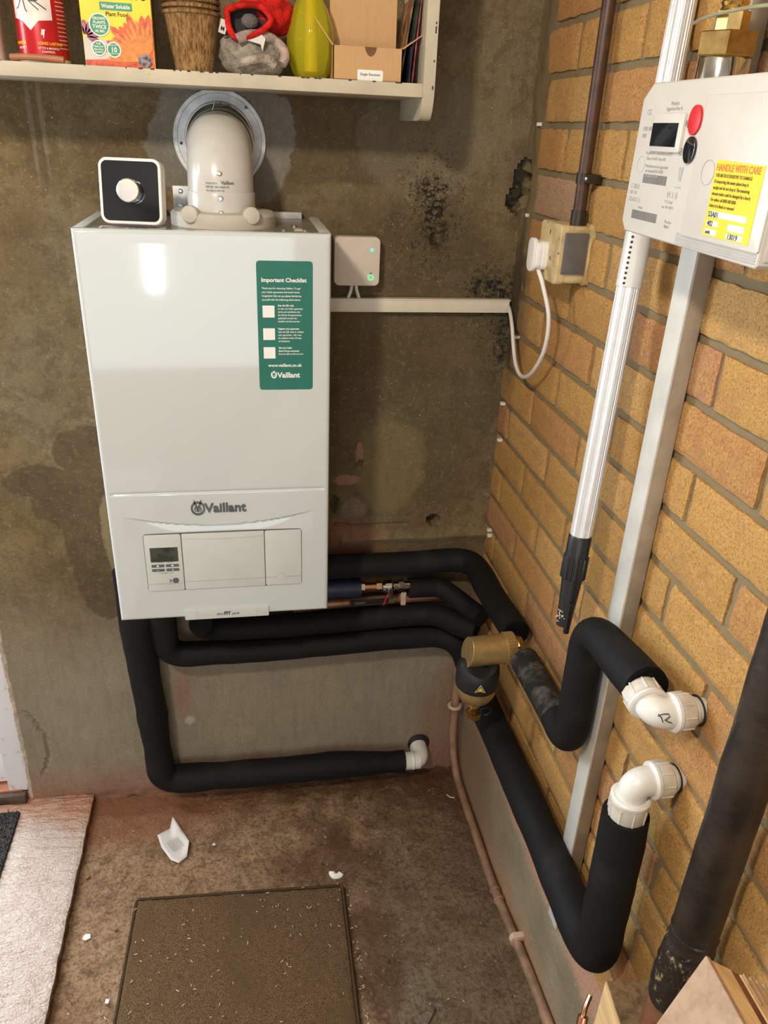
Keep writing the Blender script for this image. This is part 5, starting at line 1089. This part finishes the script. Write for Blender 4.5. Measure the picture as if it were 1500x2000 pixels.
# crumpled leaflet
def leaflet():
    o_ = V(-0.742, -0.165, 0.004)
    pts = {'a': (-0.789, -0.139, 0.010), 'b': (-0.762, -0.118, 0.004), 'c': (-0.755, -0.100, 0.024), 'd': (-0.730, -0.132, 0.006), 'e': (-0.712, -0.172, 0.016), 'f': (-0.716, -0.206, 0.004), 'g': (-0.734, -0.222, 0.004), 'h': (-0.752, -0.214, 0.008), 'i': (-0.776, -0.178, 0.012), 'm': (-0.745, -0.165, 0.003)}
    b = bmesh.new(); v = {k_: b.verts.new(p) for k_, p in pts.items()}
    for t in (('a', 'b', 'm', 'i'), ('b', 'c', 'd', 'm'), ('m', 'd', 'e', 'f'), ('m', 'f', 'g', 'h'), ('m', 'h', 'i')): b.faces.new([v[x] for x in t])
    bmesh.ops.subdivide_edges(b, edges=b.edges, cuts=3, use_grid_fill=True, smooth=0.6)
    return b
lf = thing('paper_leaflet', 'small crumpled white leaflet lying on the reddish floor', 'leaflet', (-0.745, -0.165, 0.0))
ob = obj('leaflet_sheet', leaflet(), 'paper', lf); md = ob.modifiers.new('s', 'SOLIDIFY'); md.thickness = 0.0004
bm = new()
Fq = frame((-0.757, -0.158, 0.0085), (0.55, -0.84, 0.02), (0.84, 0.55, 0.05))
rl = random.Random(6)
for i in range(7):
    u = 0.0
    while u < 0.034:
        w = rl.uniform(0.002, 0.006); box(bm, (u, -0.010 + i * 0.0042, 0), (u + w, -0.0088 + i * 0.0042, 0.0002), 0, 1, Fq); u += w + 0.001
obj('leaflet_print', bm, 'mid_print', lf, False)
# bits of litter, each countable piece its own thing
def scrap(name, label, cat, c, pts, h, mat, rot=0.0):
    bm = new(); prism(bm, pts, 0, h, Matrix.Translation(c) @ Matrix.Rotation(rot, 4, 'Z'), h * 0.2, 1); return tag(obj(name, bm, mat, None, False), label, cat)
bm = new(); tube(bm, [V(-0.373 + 0.011 * math.cos(t), -0.295 + 0.008 * math.sin(t), 0.004 + 0.004 * math.sin(t)) for t in [PI * (0.9 + 1.0 * i / 8) for i in range(9)]], 0.0035, 8, sx=2.0)
tag(obj('plastic_clip', bm, 'pushfit'), 'small white curved plastic piece above the carpet corner', 'plastic scrap')
scrap('paint_flake', 'broken white flake near the slab on the left', 'flake', (-0.911, -0.383, 0.002), [(-0.009, -0.004), (-0.002, -0.008), (0.008, -0.003), (0.006, 0.006), (-0.003, 0.008), (-0.008, 0.004)], 0.002, 'paper')
scrap('paint_flake', 'tiny pale flake right of the paper leaflet', 'flake', (-0.655, -0.178, 0.002), [(-0.004, -0.002), (0.004, -0.003), (0.003, 0.003), (-0.003, 0.004)], 0.0015, 'paper')
scrap('paint_flake', 'small white flake left of the carpet near the bottom edge', 'flake', (-0.85, -0.527, 0.002), [(-0.004, -0.004), (0.003, -0.005), (0.005, 0.003), (-0.003, 0.005)], 0.002, 'paper')
bm = new(); tube(bm, smooth_path([(-0.215, -0.630, 0.004), (-0.222, -0.645, 0.006), (-0.236, -0.660, 0.004)], 5), 0.0022, 8); tag(obj('twig', bm, 'twig'), 'short dark twig near the bottom of the floor', 'twig')
bm = new(); tube(bm, smooth_path([(-0.062, -0.098, 0.004), (-0.054, -0.108, 0.004), (-0.044, -0.110, 0.004)], 5), 0.0014, 6); tag(obj('wood_shaving', bm, 'paper'), 'curled white shaving on dark floor in the room corner', 'shaving')
def stones():
    b = bmesh.new(); rnd = random.Random(8)
    for i in range(330):
        x = rnd.uniform(-0.94, -0.05); y = rnd.uniform(-0.75, -0.01)
        if -0.83 < x < -0.35 and y < -0.30: continue
        s = rnd.uniform(0.0010, 0.0026) if rnd.random() < 0.9 else rnd.uniform(0.003, 0.0055)
        m = Matrix.Translation((x, y, s * 0.3)) @ Matrix.Rotation(rnd.uniform(0, 6), 4, 'Z') @ Matrix.Diagonal((s, s * rnd.uniform(0.6, 1), s * 0.6, 1)); bmesh.ops.create_icosphere(b, subdivisions=1, radius=1, matrix=m)
    for v in b.verts: v.co += V(1, 1, 1) * 0.0022 * nz(*v.co, 120)
    return b
tag(obj('floor_grit', stones(), 'floor', None, False), 'loose grit and small stones scattered over the floor', 'grit', kind='stuff')
def specks():
    b = bmesh.new(); rnd = random.Random(18)
    for i in range(190):
        r_ = rnd.random()
        if r_ < 0.45: x, y, z = rnd.uniform(-0.82, -0.37), rnd.uniform(-0.66, -0.33), 0.0135
        elif r_ < 0.6: x, y, z = rnd.uniform(-0.357, -0.345), rnd.uniform(-0.66, -0.33), 0.003
        else: x, y, z = rnd.uniform(-0.93, -0.05), rnd.uniform(-0.65, -0.03), 0.003
        a = rnd.uniform(0, PI); L_ = rnd.uniform(0.0008, 0.0038); w = 0.0007
        box(b, (-L_, -w, 0), (L_, w, 0.0008), 0, 1, Matrix.Translation((x, y, z)) @ Matrix.Rotation(a, 4, 'Z'))
    return b
tag(obj('litter_specks', specks(), 'litter', None, False), 'pale crumbs and wood splinters over carpet and floor', 'specks', kind='stuff')
# metal wall-tie tips in the corner joints
for i, (y, z, lab) in enumerate(((-0.051, 1.574, 'highest metal tie tip in the corner mortar'), (-0.045, 1.421, 'metal tie tip left above the socket box'), (-0.06, 1.195, 'metal tie tip beside the cable loop'), (-0.022, 1.044, 'metal tie tip just below the cable loop'), (-0.030, 0.965, 'dull metal tie tip midway down the corner'), (-0.028, 0.745, 'lowest metal tie tip just above the black pipes'))):
    bm = new(); box(bm, (-0.008, y - 0.005, z - 0.003), (0.002, y - 0.001, z + 0.003), 0.0008, 1); box(bm, (-0.008, y + 0.001, z - 0.003), (0.002, y + 0.004, z + 0.003), 0.0008, 1)
    if i == 5: box(bm, (-0.009, y - 0.012, z - 0.014), (0.002, y - 0.004, z - 0.006), 0.001, 1)
    tag(obj('wall_tie', bm, 'cable'), lab, 'wall tie', 'wall ties in the corner joints')

# ------------------------------------------------------------------ shelf and what stands on it
sh = thing('shelf', 'cream-painted wooden wall shelf with an upright end panel', 'shelf', (-0.6, 0, 1.60))
ST = 1.6205
bm = new(); box(bm, (-1.35, -0.190, 1.6015), (-0.2485, -0.001, ST), 0.0012); obj('shelf_board', bm, 'shelfpaint', sh)
def endpanel():
    prof = [(-0.001, 2.1), (-0.190, 2.1), (-0.190, 1.622)] + [(-0.190 + 0.030 * (1 - math.cos(t)) * 0.9, 1.622 - 0.052 * math.sin(t)) for t in [PI / 2 * i / 10 for i in range(1, 11)]] + [(-0.150, 1.5695), (-0.001, 1.5695)]
    b = bmesh.new(); prism(b, [(y, z) for y, z in prof], -0.2485, -0.2300, Matrix(((0, 0, 1, 0), (1, 0, 0, 0), (0, 1, 0, 0), (0, 0, 0, 1)))); return b
bm = endpanel(); obj('end_panel', bm, 'shelfpaint', sh, False)
rnd = random.Random(2)
bm = new()
for i in range(26):
    x = rnd.uniform(-0.90, -0.26); box(bm, (x, -0.1906, 1.6190), (x + rnd.uniform(0.001, 0.006), -0.1890, 1.6208))
for (z, dz) in ((1.688, 0.009), (1.613, 0.005), (1.70, 0.003), (1.65, 0.003)): box(bm, (-0.2345, -0.1906, z), (-0.2325, -0.1890, z + dz), 0, 1)
obj('paint_chip', bm, 'chip', sh, False)
bm = new(); lathe(bm, [(0, 0.002), (0.002, 0.0015)], (-0.6600, -0.1895, 1.6145), (0, -1, 0), 8); obj('yellow_pin', bm, 'yellow', sh, label='tiny yellow drip on the shelf edge')
def rbox(name, lo, hi, mat, bev=0.001, parent=None, **k_):
    b = new(); box(b, lo, hi, bev); return obj(name, b, mat, parent, **k_)
# white bottle at far left
wb = thing('white_bottle', 'pale plastic bottle cut off by the left edge on shelf', 'bottle', (-0.89, -0.13, ST))
bm = new(); lathe(bm, [(0, 0.024), (0.003, 0.0275), (0.09, 0.0270), (0.16, 0.0255), (0.18, 0.016), (0.20, 0.011)], (-0.8935, -0.140, ST), (0, 0, 1), 32); obj('body', bm, 'bottlewhite', wb)
bm = new(); cyl(bm, (-0.8935, -0.140, ST + 0.198), (-0.8935, -0.140, ST + 0.225), 0.0135); obj('cap', bm, 'tinred', wb)
# ant killer tin
tn = thing('ant_killer_tin', 'red and white ant killer tin on the shelf', 'tin', (-0.81, -0.145, ST))
tc = V(-0.8105, -0.142, ST); tr = 0.0345
bm = new(); lathe(bm, [(0, tr - 0.002), (0.001, tr), (0.19, tr), (0.20, tr - 0.006)], tc, (0, 0, 1), 56); bd = obj('tin_body', bm, 'tinred', tn)
bm = new(); lathe(bm, [(0.0, tr + 0.0002), (0.006, tr + 0.0004)], tc, (0, 0, 1), 56, cap=False); obj('base_band', bm, 'tinwhite', bd)
def on_tin(u, v, e=0.0004): a = u / tr; return V(tc.x + (tr + e) * math.sin(a), tc.y - (tr + e) * math.cos(a), tc.z + v)
def tin_poly(b, pts, e=0.0004, sub=10):
    # polygon wrapped on the tin: cut into slices
    t = bmesh.new(); f = t.faces.new([t.verts.new((x, y, 0)) for x, y in pts])
    xs_ = [p[0] for p in pts]; n_ = max(1, int((max(xs_) - min(xs_)) / 0.004))
    for i in range(1, n_):
        x = min(xs_) + (max(xs_) - min(xs_)) * i / n_
        bmesh.ops.bisect_plane(t, geom=list(t.verts) + list(t.edges) + list(t.faces), plane_co=(x, 0, 0), plane_no=(1, 0, 0))
    for v in t.verts: v.co = on_tin(v.co.x, v.co.y, e)
    add(b, t)
bm = new(); tin_poly(bm, [(-0.034, 0.105), (-0.026, 0.098), (-0.010, 0.100), (0.005, 0.108), (0.023, 0.112), (0.023, 0.054), (0.004, 0.052), (-0.008, 0.040), (-0.020, 0.052), (-0.034, 0.055)]); obj('label_panel', bm, 'tinwhite', bd, False)
bm = new(); tin_poly(bm, [(-0.034, 0.084 + 0.035), (-0.006, 0.084 + 0.035), (-0.012, 0.112), (-0.020, 0.103), (-0.028, 0.112)], 0.0006); obj('label_ribbon', bm, 'pinkprint', bd, False)
bm = new()
def tin_text(b, s_, u, v, size, bold=0.02, e=0.0009):
    t = bmesh.new(); text(t, [(s_, u, v, size)], Matrix.Identity(4), bold, 0.0001)
    for q in t.verts: q.co = on_tin(q.co.x, q.co.y, e + q.co.z)
    add(b, t)
tin_text(bm, '50', -0.023, 0.109, 0.011, 0.03); tin_text(bm, 'UP TO 6 MONTHS', -0.001, 0.0175, 0.0036, 0.01); tin_text(bm, 'CONTROL', 0.004, 0.0130, 0.0036, 0.02); tin_text(bm, 'PROTECT', -0.033, 0.0175, 0.0036, 0.01)
for i in range(18): tin_text(bm, 'keep out of reach', 0.030, 0.108 - i * 0.0052, 0.0024, 0.0)
tin_poly(bm, [(0.008, 0.030), (0.011, 0.042), (0.0065, 0.042), (0.005, 0.035), (0.0075, 0.035)], 0.0009)
obj('white_text', bm, 'tinwhite', bd, False)
bm = new(); tin_text(bm, 'LONG LASTING', -0.001, 0.0230, 0.0050, 0.035); tin_text(bm, 'POWDER', -0.038, 0.0230, 0.0050, 0.035); obj('gold_text', bm, 'goldprint', bd, False)
bm = new()
for (u, v, a, b_) in ((-0.024, 0.080, 0.0055, 0.0040), (-0.0155, 0.0815, 0.0040, 0.0030), (-0.0085, 0.0805, 0.0032, 0.0026), (0.000, 0.0785, 0.0068, 0.0038)):
    tin_poly(bm, [(u + a * math.cos(t), v + b_ * math.sin(t)) for t in [2 * PI * i / 14 for i in range(14)]], 0.0012)
for (p, q, r_) in (((-0.016, 0.080), (-0.022, 0.069), (-0.026, 0.066)), ((-0.014, 0.080), (-0.012, 0.066), (-0.010, 0.062)), ((-0.011, 0.081), (0.000, 0.070), (0.006, 0.065)), ((-0.026, 0.083), (-0.030, 0.090), (-0.033, 0.088)), ((-0.014, 0.083), (-0.010, 0.090), (-0.004, 0.086)), ((-0.003, 0.078), (0.010, 0.070), (0.016, 0.066))):
    for a, c_ in ((p, q), (q, r_)):
        d_ = Vector((c_[0] - a[0], c_[1] - a[1])).normalized() * 0.0006; tin_poly(bm, [(a[0] - d_.y, a[1] + d_.x), (c_[0] - d_.y, c_[1] + d_.x), (c_[0] + d_.y, c_[1] - d_.x), (a[0] + d_.y, a[1] - d_.x)], 0.0012)
obj('ant_picture', bm, 'black', bd, False)
bm = new(); tube(bm, smooth_path([(-0.850, -0.182, ST + 0.005), (-0.825, -0.1835, ST + 0.0062), (-0.795, -0.185, ST + 0.0058), (-0.776, -0.187, ST + 0.0045)], 6), 0.0044, 14); tag(obj('rubber_tube', bm, 'rubbertube'), 'short tan rubber tube lying in front of the red tin', 'tube')
# plant food box
pfx = thing('plant_food_box', 'yellow plant food carton with an orange flower on the shelf', 'carton', (-0.70, -0.14, ST))
x0, x1, y0 = -0.7505, -0.6515, -0.1650
bm = new(); box(bm, (x0, y0, ST), (x1, y0 + 0.045, ST + 0.185), 0.0006, 1); cx_ = obj('carton', bm, 'boxyellow', pfx, False)
bm = new(); box(bm, (x1 - 0.0002, y0 + 0.001, ST + 0.001), (x1 + 0.0006, y0 + 0.044, ST + 0.184)); obj('side_panel', bm, 'boxside', cx_, False)
Fx = Matrix.Translation((x0, y0, ST)) @ Matrix(((1, 0, 0, 0), (0, 0, -1, 0), (0, 1, 0, 0), (0, 0, 0, 1)))
def clipx(pts, W=0.0985, H=0.185): return [(min(max(a, 0.0005), W), min(max(b_, 0.0005), H)) for a, b_ in pts]
def petal(b, cx, cy, ang, L_, w, z):
    c_, s_ = math.cos(ang), math.sin(ang); pts = []
    for (t, q) in ((0.12, 0.25), (0.4, 0.8), (0.7, 1.0), (0.9, 0.75), (1.0, 0.12), (1.0, -0.12), (0.9, -0.75), (0.7, -1.0), (0.4, -0.8), (0.12, -0.25)):
        pts.append((cx + c_ * L_ * t - s_ * w * q, cy + s_ * L_ * t + c_ * w * q))
    prism(b, clipx(pts), z, z + 0.0001, Fx)
fc = (0.085, 0.010)
bm = new(); prism(bm, clipx([(0.0005, 0.0005), (0.098, 0.0005), (0.098, 0.024), (0.06, 0.018), (0.0005, 0.011)]), 0.0001, 0.0002, Fx); obj('red_ground', bm, 'petal_red', cx_, False)
bm = new(); prism(bm, clipx([(0.0005, 0.008), (0.050, 0.011), (0.048, 0.034), (0.0005, 0.037)]), 0.0002, 0.0003, Fx); obj('pale_band', bm, 'paper', cx_, False)
bm = new()
for i in range(15): petal(bm, *fc, math.radians(52 + i * 9.5), 0.056 + 0.006 * math.sin(i * 2.3), 0.0058, 0.0004 + 0.00002 * i)
obj('flower_petals', bm, 'petal_red', cx_, False)
bm = new()
for i in range(13): petal(bm, *fc, math.radians(60 + i * 10), 0.050 + 0.005 * math.sin(i * 1.7), 0.0026, 0.0009 + 0.00002 * i)
obj('flower_petals', bm, 'petal_orange', cx_, False)
bm = new(); prism(bm, clipx([(fc[0] + 0.010 * math.cos(t), fc[1] + 0.009 * math.sin(t)) for t in [2 * PI * i / 18 for i in range(18)]]), 0.0012, 0.0014, Fx); obj('flower_heart', bm, 'leafgrey', cx_, False)
bm = new()
for i in range(6): petal(bm, 0.004, 0.038, math.radians(-20 + i * 28), 0.020, 0.004, 0.0005)
obj('small_flower', bm, 'petal_purple', cx_, False)
bm = new(); prism(bm, [(x + 0.050, y + 0.0765) for x, y in rrect(0.045, 0.0100, 0.001)], 0.0002, 0.0004, Fx)
for (cx2, cy2, r_) in ((0.0250, 0.0530, 0.0130), (0.0210, 0.0235, 0.0092), (0.0420, 0.0225, 0.0092)): prism(bm, [(cx2 + r_ * math.cos(t), cy2 + r_ * math.sin(t)) for t in [2 * PI * i / 36 for i in range(36)]], 0.0012, 0.0013, Fx)
obj('green_badge', bm, 'boxgreen', cx_, False)
bm = new()
for (cx2, cy2, r_) in ((0.0250, 0.0530, 0.0146), (0.0210, 0.0235, 0.0101), (0.0420, 0.0225, 0.0101)): ring2d(bm, r_ - 0.0016, r_, 0.0011, 0.0014, (cx2, cy2), Fx, 36)
F6 = Fx @ Matrix.Translation((0, 0, 0.0015))
text(bm, [('Water Soluble', 0.050, 0.0742, 0.0068, 'CENTER')], Fx @ Matrix.Translation((0, 0, 0.0006)), 0.02, sx=0.98)
text(bm, [('GROWS', 0.0250, 0.0590, 0.0048, 'CENTER'), ('PLANTS', 0.0250, 0.0541, 0.0048, 'CENTER'), ('TWICE', 0.0250, 0.0483, 0.0062, 'CENTER'), ('AS BIG', 0.0250, 0.0435, 0.0045, 'CENTER'), ('10', 0.0420, 0.0195, 0.0088, 'CENTER'), ('FOR', 0.0210, 0.0280, 0.0032, 'CENTER'), ('HEALTHY', 0.0210, 0.0245, 0.0032, 'CENTER'), ('BEAUTIFUL', 0.0210, 0.0210, 0.0028, 'CENTER'), ('PLANTS', 0.0210, 0.0175, 0.0032, 'CENTER'), ('MAKES UP TO', 0.0420, 0.0275, 0.0021, 'CENTER'), ('WATERING CANS', 0.0420, 0.0170, 0.0019, 'CENTER')], F6, 0.022)
obj('white_text', bm, 'white_print', cx_, False)
bm = new(); text(bm, [('Plant Food', 0.0505, 0.0645, 0.0076, 'CENTER'), ('Miracle-Gro', 0.050, 0.0860, 0.0185, 'CENTER')], Fx @ Matrix.Translation((0, 0, 0.0003)), 0.012, sx=0.95); obj('dark_text', bm, 'chip', cx_, False)
# stacked coir pots
n_p = 6
for i in range(n_p):
    z = ST + i * 0.0075; r0, r1, h = 0.0275, 0.0405, 0.078; cxp = V(-0.5960, -0.142, z)
    b = bmesh.new(); seg = 48; prof = [(0, r0 * 0.6), (0, r0), (h * 0.5, (r0 + r1) / 2), (h * 0.93, r1 - 0.0005), (h * 0.95, r1 + 0.0018), (h, r1 + 0.0022), (h + 0.001, r1 - 0.001), (h * 0.9, r1 - 0.004), (0.005, r0 - 0.003), (0.005, 0.001)]
    if i > 0: prof = [(h * 0.60, (r0 * 0.4 + r1 * 0.6) - 0.004), (h * 0.78, r1 - 0.0065), (h * 0.93, r1 - 0.0022), (h * 0.95, r1 + 0.0016), (h, r1 + 0.0020), (h + 0.001, r1 - 0.001), (h * 0.9, r1 - 0.006), (h * 0.60, (r0 * 0.4 + r1 * 0.6) - 0.006)]
    lathe(b, prof, cxp, (0, 0, 1), seg, cap=False)
    for v in b.verts:
        d_ = (v.co - cxp); d_.z = 0; v.co += d_.normalized() * 0.0016 * fbm(v.co.x, v.co.y, v.co.z * 0.4, 90, 3) if d_.length > 0.005 else V(0, 0, 0)
    tag(obj('coir_pot', b, 'coir'), ['lowest fibre plant pot, its long side showing in the stack', 'second fibre plant pot up in the shelf stack', 'third fibre plant pot up in the shelf stack', 'fourth fibre plant pot up in the shelf stack', 'fifth fibre plant pot up in the shelf stack', 'topmost fibre plant pot of the shelf stack'][i], 'plant pot', 'stacked fibre plant pots')
# gloves
def blob(fn, nu=64, nv=36, close=True):
    b = bmesh.new(); R_ = []
    for j in range(nv + 1):
        R_.append([b.verts.new(fn(2 * PI * i / nu, PI * j / nv)) for i in range(nu)])
    for a, q in zip(R_, R_[1:]):
        for i in range(nu): b.faces.new((a[i], a[(i + 1) % nu], q[(i + 1) % nu], q[i]))
    bmesh.ops.remove_doubles(b, verts=b.verts, dist=1e-6); return b
gc = V(-0.5040, -0.138, ST + 0.029)
def gf_(u, v):
    d_ = V(math.cos(u) * math.sin(v), math.sin(u) * math.sin(v), math.cos(v)); k_ = 1 + 0.10 * nz(d_.x, d_.y, d_.z, 1.6) + 0.05 * nz(d_.x, d_.y, d_.z, 5) + 0.03 * math.sin(d_.x * 9 + d_.z * 6)
    p_ = V(d_.x * 0.0530, d_.y * 0.038, d_.z * 0.0350) * k_; p_.z = max(p_.z, -0.0285); return gc + p_
gg = thing('grey_knitted_glove', 'rolled grey-pink knitted glove under the red one on shelf', 'glove', (-0.504, -0.138, ST))
obj('glove_roll', blob(gf_), 'greywool', gg)
bm = new(); tube(bm, [V(-0.500 + 0.040 * math.cos(t), -0.172 + 0.006 * math.sin(t * 2), ST + 0.028 + 0.024 * math.sin(t)) for t in [math.radians(a) for a in range(-30, 150, 12)]], 0.0068, 14, wob=0.25, seed=5); obj('cuff_fold', bm, 'pinkwool', gg)
bm = new(); tube(bm, smooth_path([(-0.533, -0.176, ST + 0.012), (-0.510, -0.179, ST + 0.019), (-0.488, -0.176, ST + 0.022), (-0.476, -0.172, ST + 0.014)], 5), 0.0065, 12, wob=0.25, seed=8); obj('finger_roll', bm, 'greywool', gg)
bm = new(); prism(bm, [(0, 0), (0.022, -0.004), (0.025, -0.012), (0.029, 0.004), (0.022, 0.010), (0.004, 0.008)], 0, 0.0004, frame((-0.518, -0.1810, ST + 0.0445), (1, 0, -0.05), (0.1, 0.1, 1))); t_ = obj('care_tag', bm, 'paper', gg, False)
rg = thing('red_knitted_glove', 'red knitted glove with open cuff on top of grey one', 'glove', (-0.50, -0.14, ST + 0.05))
rc = V(-0.4860, -0.128, ST + 0.082)
def rf(u, v):
    d_ = V(math.cos(u) * math.sin(v), math.sin(u) * math.sin(v), math.cos(v)); k_ = 1 + 0.12 * nz(d_.x, d_.y, d_.z, 1.8, 4) + 0.05 * nz(d_.x, d_.y, d_.z, 6, 2)
    p_ = V(d_.x * 0.0440, d_.y * 0.034, d_.z * 0.0290) * k_; return rc + p_
obj('glove_body', blob(rf), 'redwool', rg)
cuff = [(-0.543, -0.168, ST + 0.0820), (-0.520, -0.176, ST + 0.0880), (-0.494, -0.178, ST + 0.0865), (-0.480, -0.176, ST + 0.0720), (-0.496, -0.178, ST + 0.0560), (-0.520, -0.178, ST + 0.0470), (-0.536, -0.174, ST + 0.0500), (-0.5425, -0.170, ST + 0.0650), (-0.543, -0.168, ST + 0.0820)]
bm = new(); tube(bm, smooth_path(cuff, 6), 0.0046, 14, cap=False, sx=1.2); obj('cuff_rim', bm, 'redwool', rg)
b = bmesh.new(); cp_ = smooth_path(cuff, 6)[:-1]; cc = sum(cp_, Vector()) / len(cp_); r1_ = [b.verts.new(p) for p in cp_]; r2_ = [b.verts.new(cc + (p - cc) * 0.8 + V(0, 0.018, 0)) for p in cp_]
for i in range(len(cp_)): b.faces.new((r1_[i], r1_[(i + 1) % len(cp_)], r2_[(i + 1) % len(cp_)], r2_[i]))
b.faces.new(r2_); obj('cuff_lining', b, 'darkwool', rg)
def inner(u, v):
    d_ = V(math.cos(u) * math.sin(v), math.sin(u) * math.sin(v), math.cos(v)); return V(-0.5110, -0.172, ST + 0.0690) + V(d_.x * 0.0125, d_.y * 0.010, d_.z * 0.0095) * (1 + 0.1 * nz(d_.x, d_.y, d_.z, 3))
obj('inner_finger', blob(inner, 30, 18), 'darkwool2', rg)
bm = new(); prism(bm, rrect(0.0105, 0.018, 0.001), 0, 0.0005, frame((-0.5500, -0.172, ST + 0.060), (1, 0.2, -0.30), (0.30, 0, 1))); sz = obj('size_tag', bm, 'paper', rg, False)
bm = new(); text(bm, [('M', -0.003, -0.005, 0.007)], frame((-0.5500, -0.1728, ST + 0.060), (1, 0.2, -0.30), (0.30, 0, 1)) @ Matrix.Translation((0, 0, 0.0006)), 0.03); obj('size_letter', bm, 'black', sz, False)
# yellow fluted bulb-shaped trap
yt = thing('yellow_wasp_trap', 'translucent yellow fluted glass trap between gloves and cardboard box', 'wasp trap', (-0.415, -0.135, ST))
b = bmesh.new(); prof = [(0.0, 0.018), (0.002, 0.024), (0.010, 0.0290), (0.030, 0.0355), (0.050, 0.0370), (0.070, 0.0350), (0.092, 0.0275), (0.110, 0.0180), (0.122, 0.0120), (0.16, 0.0110)]
seg = 96; rings = []; o_ = V(-0.4180, -0.132, ST)
for (z, r_) in prof: rings.append([b.verts.new(o_ + V((r_ * (1 - 0.055 * abs(math.sin(4 * (2 * PI * i / seg))) ** 0.5 * (1 if r_ > 0.012 else 0))) * math.cos(2 * PI * i / seg), (r_ * (1 - 0.055 * abs(math.sin(4 * (2 * PI * i / seg))) ** 0.5)) * math.sin(2 * PI * i / seg), z)) for i in range(seg)])
for a, q in zip(rings, rings[1:]):
    for i in range(seg): b.faces.new((a[i], a[(i + 1) % seg], q[(i + 1) % seg], q[i]))
b.faces.new(list(reversed(rings[0]))); b.faces.new(rings[-1]); obj('bulb', b, 'yglass', yt, True, 60)
bm = new(); cyl(bm, o_ + V(0, 0, 0.012), o_ + V(0, 0, 0.12), 0.009, 0.006); obj('inner_funnel', bm, 'yellow', yt)
# open cardboard box
cb = thing('cardboard_box', 'small open cardboard box with its lid up on the shelf', 'box', (-0.33, -0.15, ST))
X0, X1, Y0, Y1, H = -0.3870, -0.2790, -0.1690, -0.110, 0.0460
bm = new(); t = 0.0016
box(bm, (X0, Y0, ST), (X1, Y0 + t, ST + H)); box(bm, (X0, Y1 - t, ST), (X1, Y1, ST + H)); box(bm, (X0, Y0, ST), (X0 + t, Y1, ST + H)); box(bm, (X1 - t, Y0, ST), (X1, Y1, ST + H)); box(bm, (X0, Y0, ST), (X1, Y1, ST + t)); obj('tray', bm, 'card', cb, False)
bm = new(); Fc = Matrix.Translation(((X0 + X1) / 2, Y1, ST + H)) @ Matrix.Rotation(math.radians(-4), 4, 'X') @ Matrix(((1, 0, 0, 0), (0, 0, -1, 0), (0, 1, 0, 0), (0, 0, 0, 1))); prism(bm, [(-0.053, 0), (0.053, 0), (0.053, 0.085), (0.049, 0.092), (-0.049, 0.092), (-0.053, 0.085)], 0, t, Fc); obj('lid', bm, 'card', cb, False)
for s, nm in ((-1, 'left'), (1, 'right')):
    xa = X0 if s < 0 else X1; bm = new(); m = frame((xa, Y0 + 0.001, ST + H), (0, 1, 0), (s * (0.62 if s < 0 else 0.82), 0, 0.78 if s < 0 else 0.55)); prism(bm, [(0, 0), (0.056, 0), (0.046, 0.044), (0.006, 0.044)], -t / 2, t / 2, m); obj('side_flap', bm, 'card', cb, False)
bm = new(); prism(bm, [(-0.0093 + 0.0186 * i / 12, -0.0125 * math.sin(PI * i / 12) ** 0.6) for i in range(13)], 0, 0.0003, Matrix.Translation(((X0 + X1) / 2 + 0.004, Y0 - 0.0001, ST + H)) @ Matrix(((1, 0, 0, 0), (0, 0, -1, 0), (0, 1, 0, 0), (0, 0, 0, 1)))); obj('thumb_notch', bm, 'boxside', cb, False)
Fn = Matrix.Translation((-0.3290, Y0, ST + 0.0082)) @ Matrix(((1, 0, 0, 0), (0, 0, -1, 0), (0, 1, 0, 0), (0, 0, 0, 1)))
bm = new(); prism(bm, rrect(0.040, 0.0145, 0.002), 0, 0.0004, Fn); lb2 = obj('label', bm, 'white_print', cb, False, label='white label')
bm = new(); text(bm, [('Single Receiver', 0, -0.0005, 0.0052, 'CENTER')], Fn @ Matrix.Translation((0, 0, 0.0005)), 0.012); obj('label_text', bm, 'grey_print', lb2, False)
# seed packets standing between the box and the end panel
for (x, tilt, h, y, d_, mat, lab) in ((-0.2770, 16, 0.118, -0.105, 0.075, 'packet_a', 'tan card packet leaning beside the open box'), (-0.2675, 12, 0.130, -0.118, 0.09, 'packet_b', 'dark green patterned packet behind the box flap'), (-0.2610, 9, 0.135, -0.115, 0.09, 'packet_d', 'thin red-edged packet leaning nearest the end panel'), (-0.2670, 3, 0.050, -0.165, 0.05, 'packet_c', 'short navy packet at the front beside the box')):
    b = new(); box(b, (-0.0012, -d_ / 2, 0), (0.0012, d_ / 2, h), 0.0004, 1); m = Matrix.Translation((x - 0.0, y if mat != 'packet_c' else y + 0.02, ST)) @ Matrix.Rotation(math.radians(tilt * 0.5), 4, 'Y'); bmesh.ops.transform(b, matrix=m, verts=b.verts)
    tag(obj('seed_packet', b, mat, None, False), lab, 'seed packet', 'packets at the end of the shelf')

# ------------------------------------------------------------------ ceiling lamp body (its light is set at the top)
lp = thing('ceiling_lamp', 'round ceiling lamp above and left of the camera', 'lamp', (-1.12, -1.62, CEIL))
bm = new(); lathe(bm, [(0, 0.11), (0.03, 0.11), (0.05, 0.09)], (-1.12, -1.62, CEIL), (0, 0, -1), 40); obj('lamp_body', bm, 'lampglow', lp)
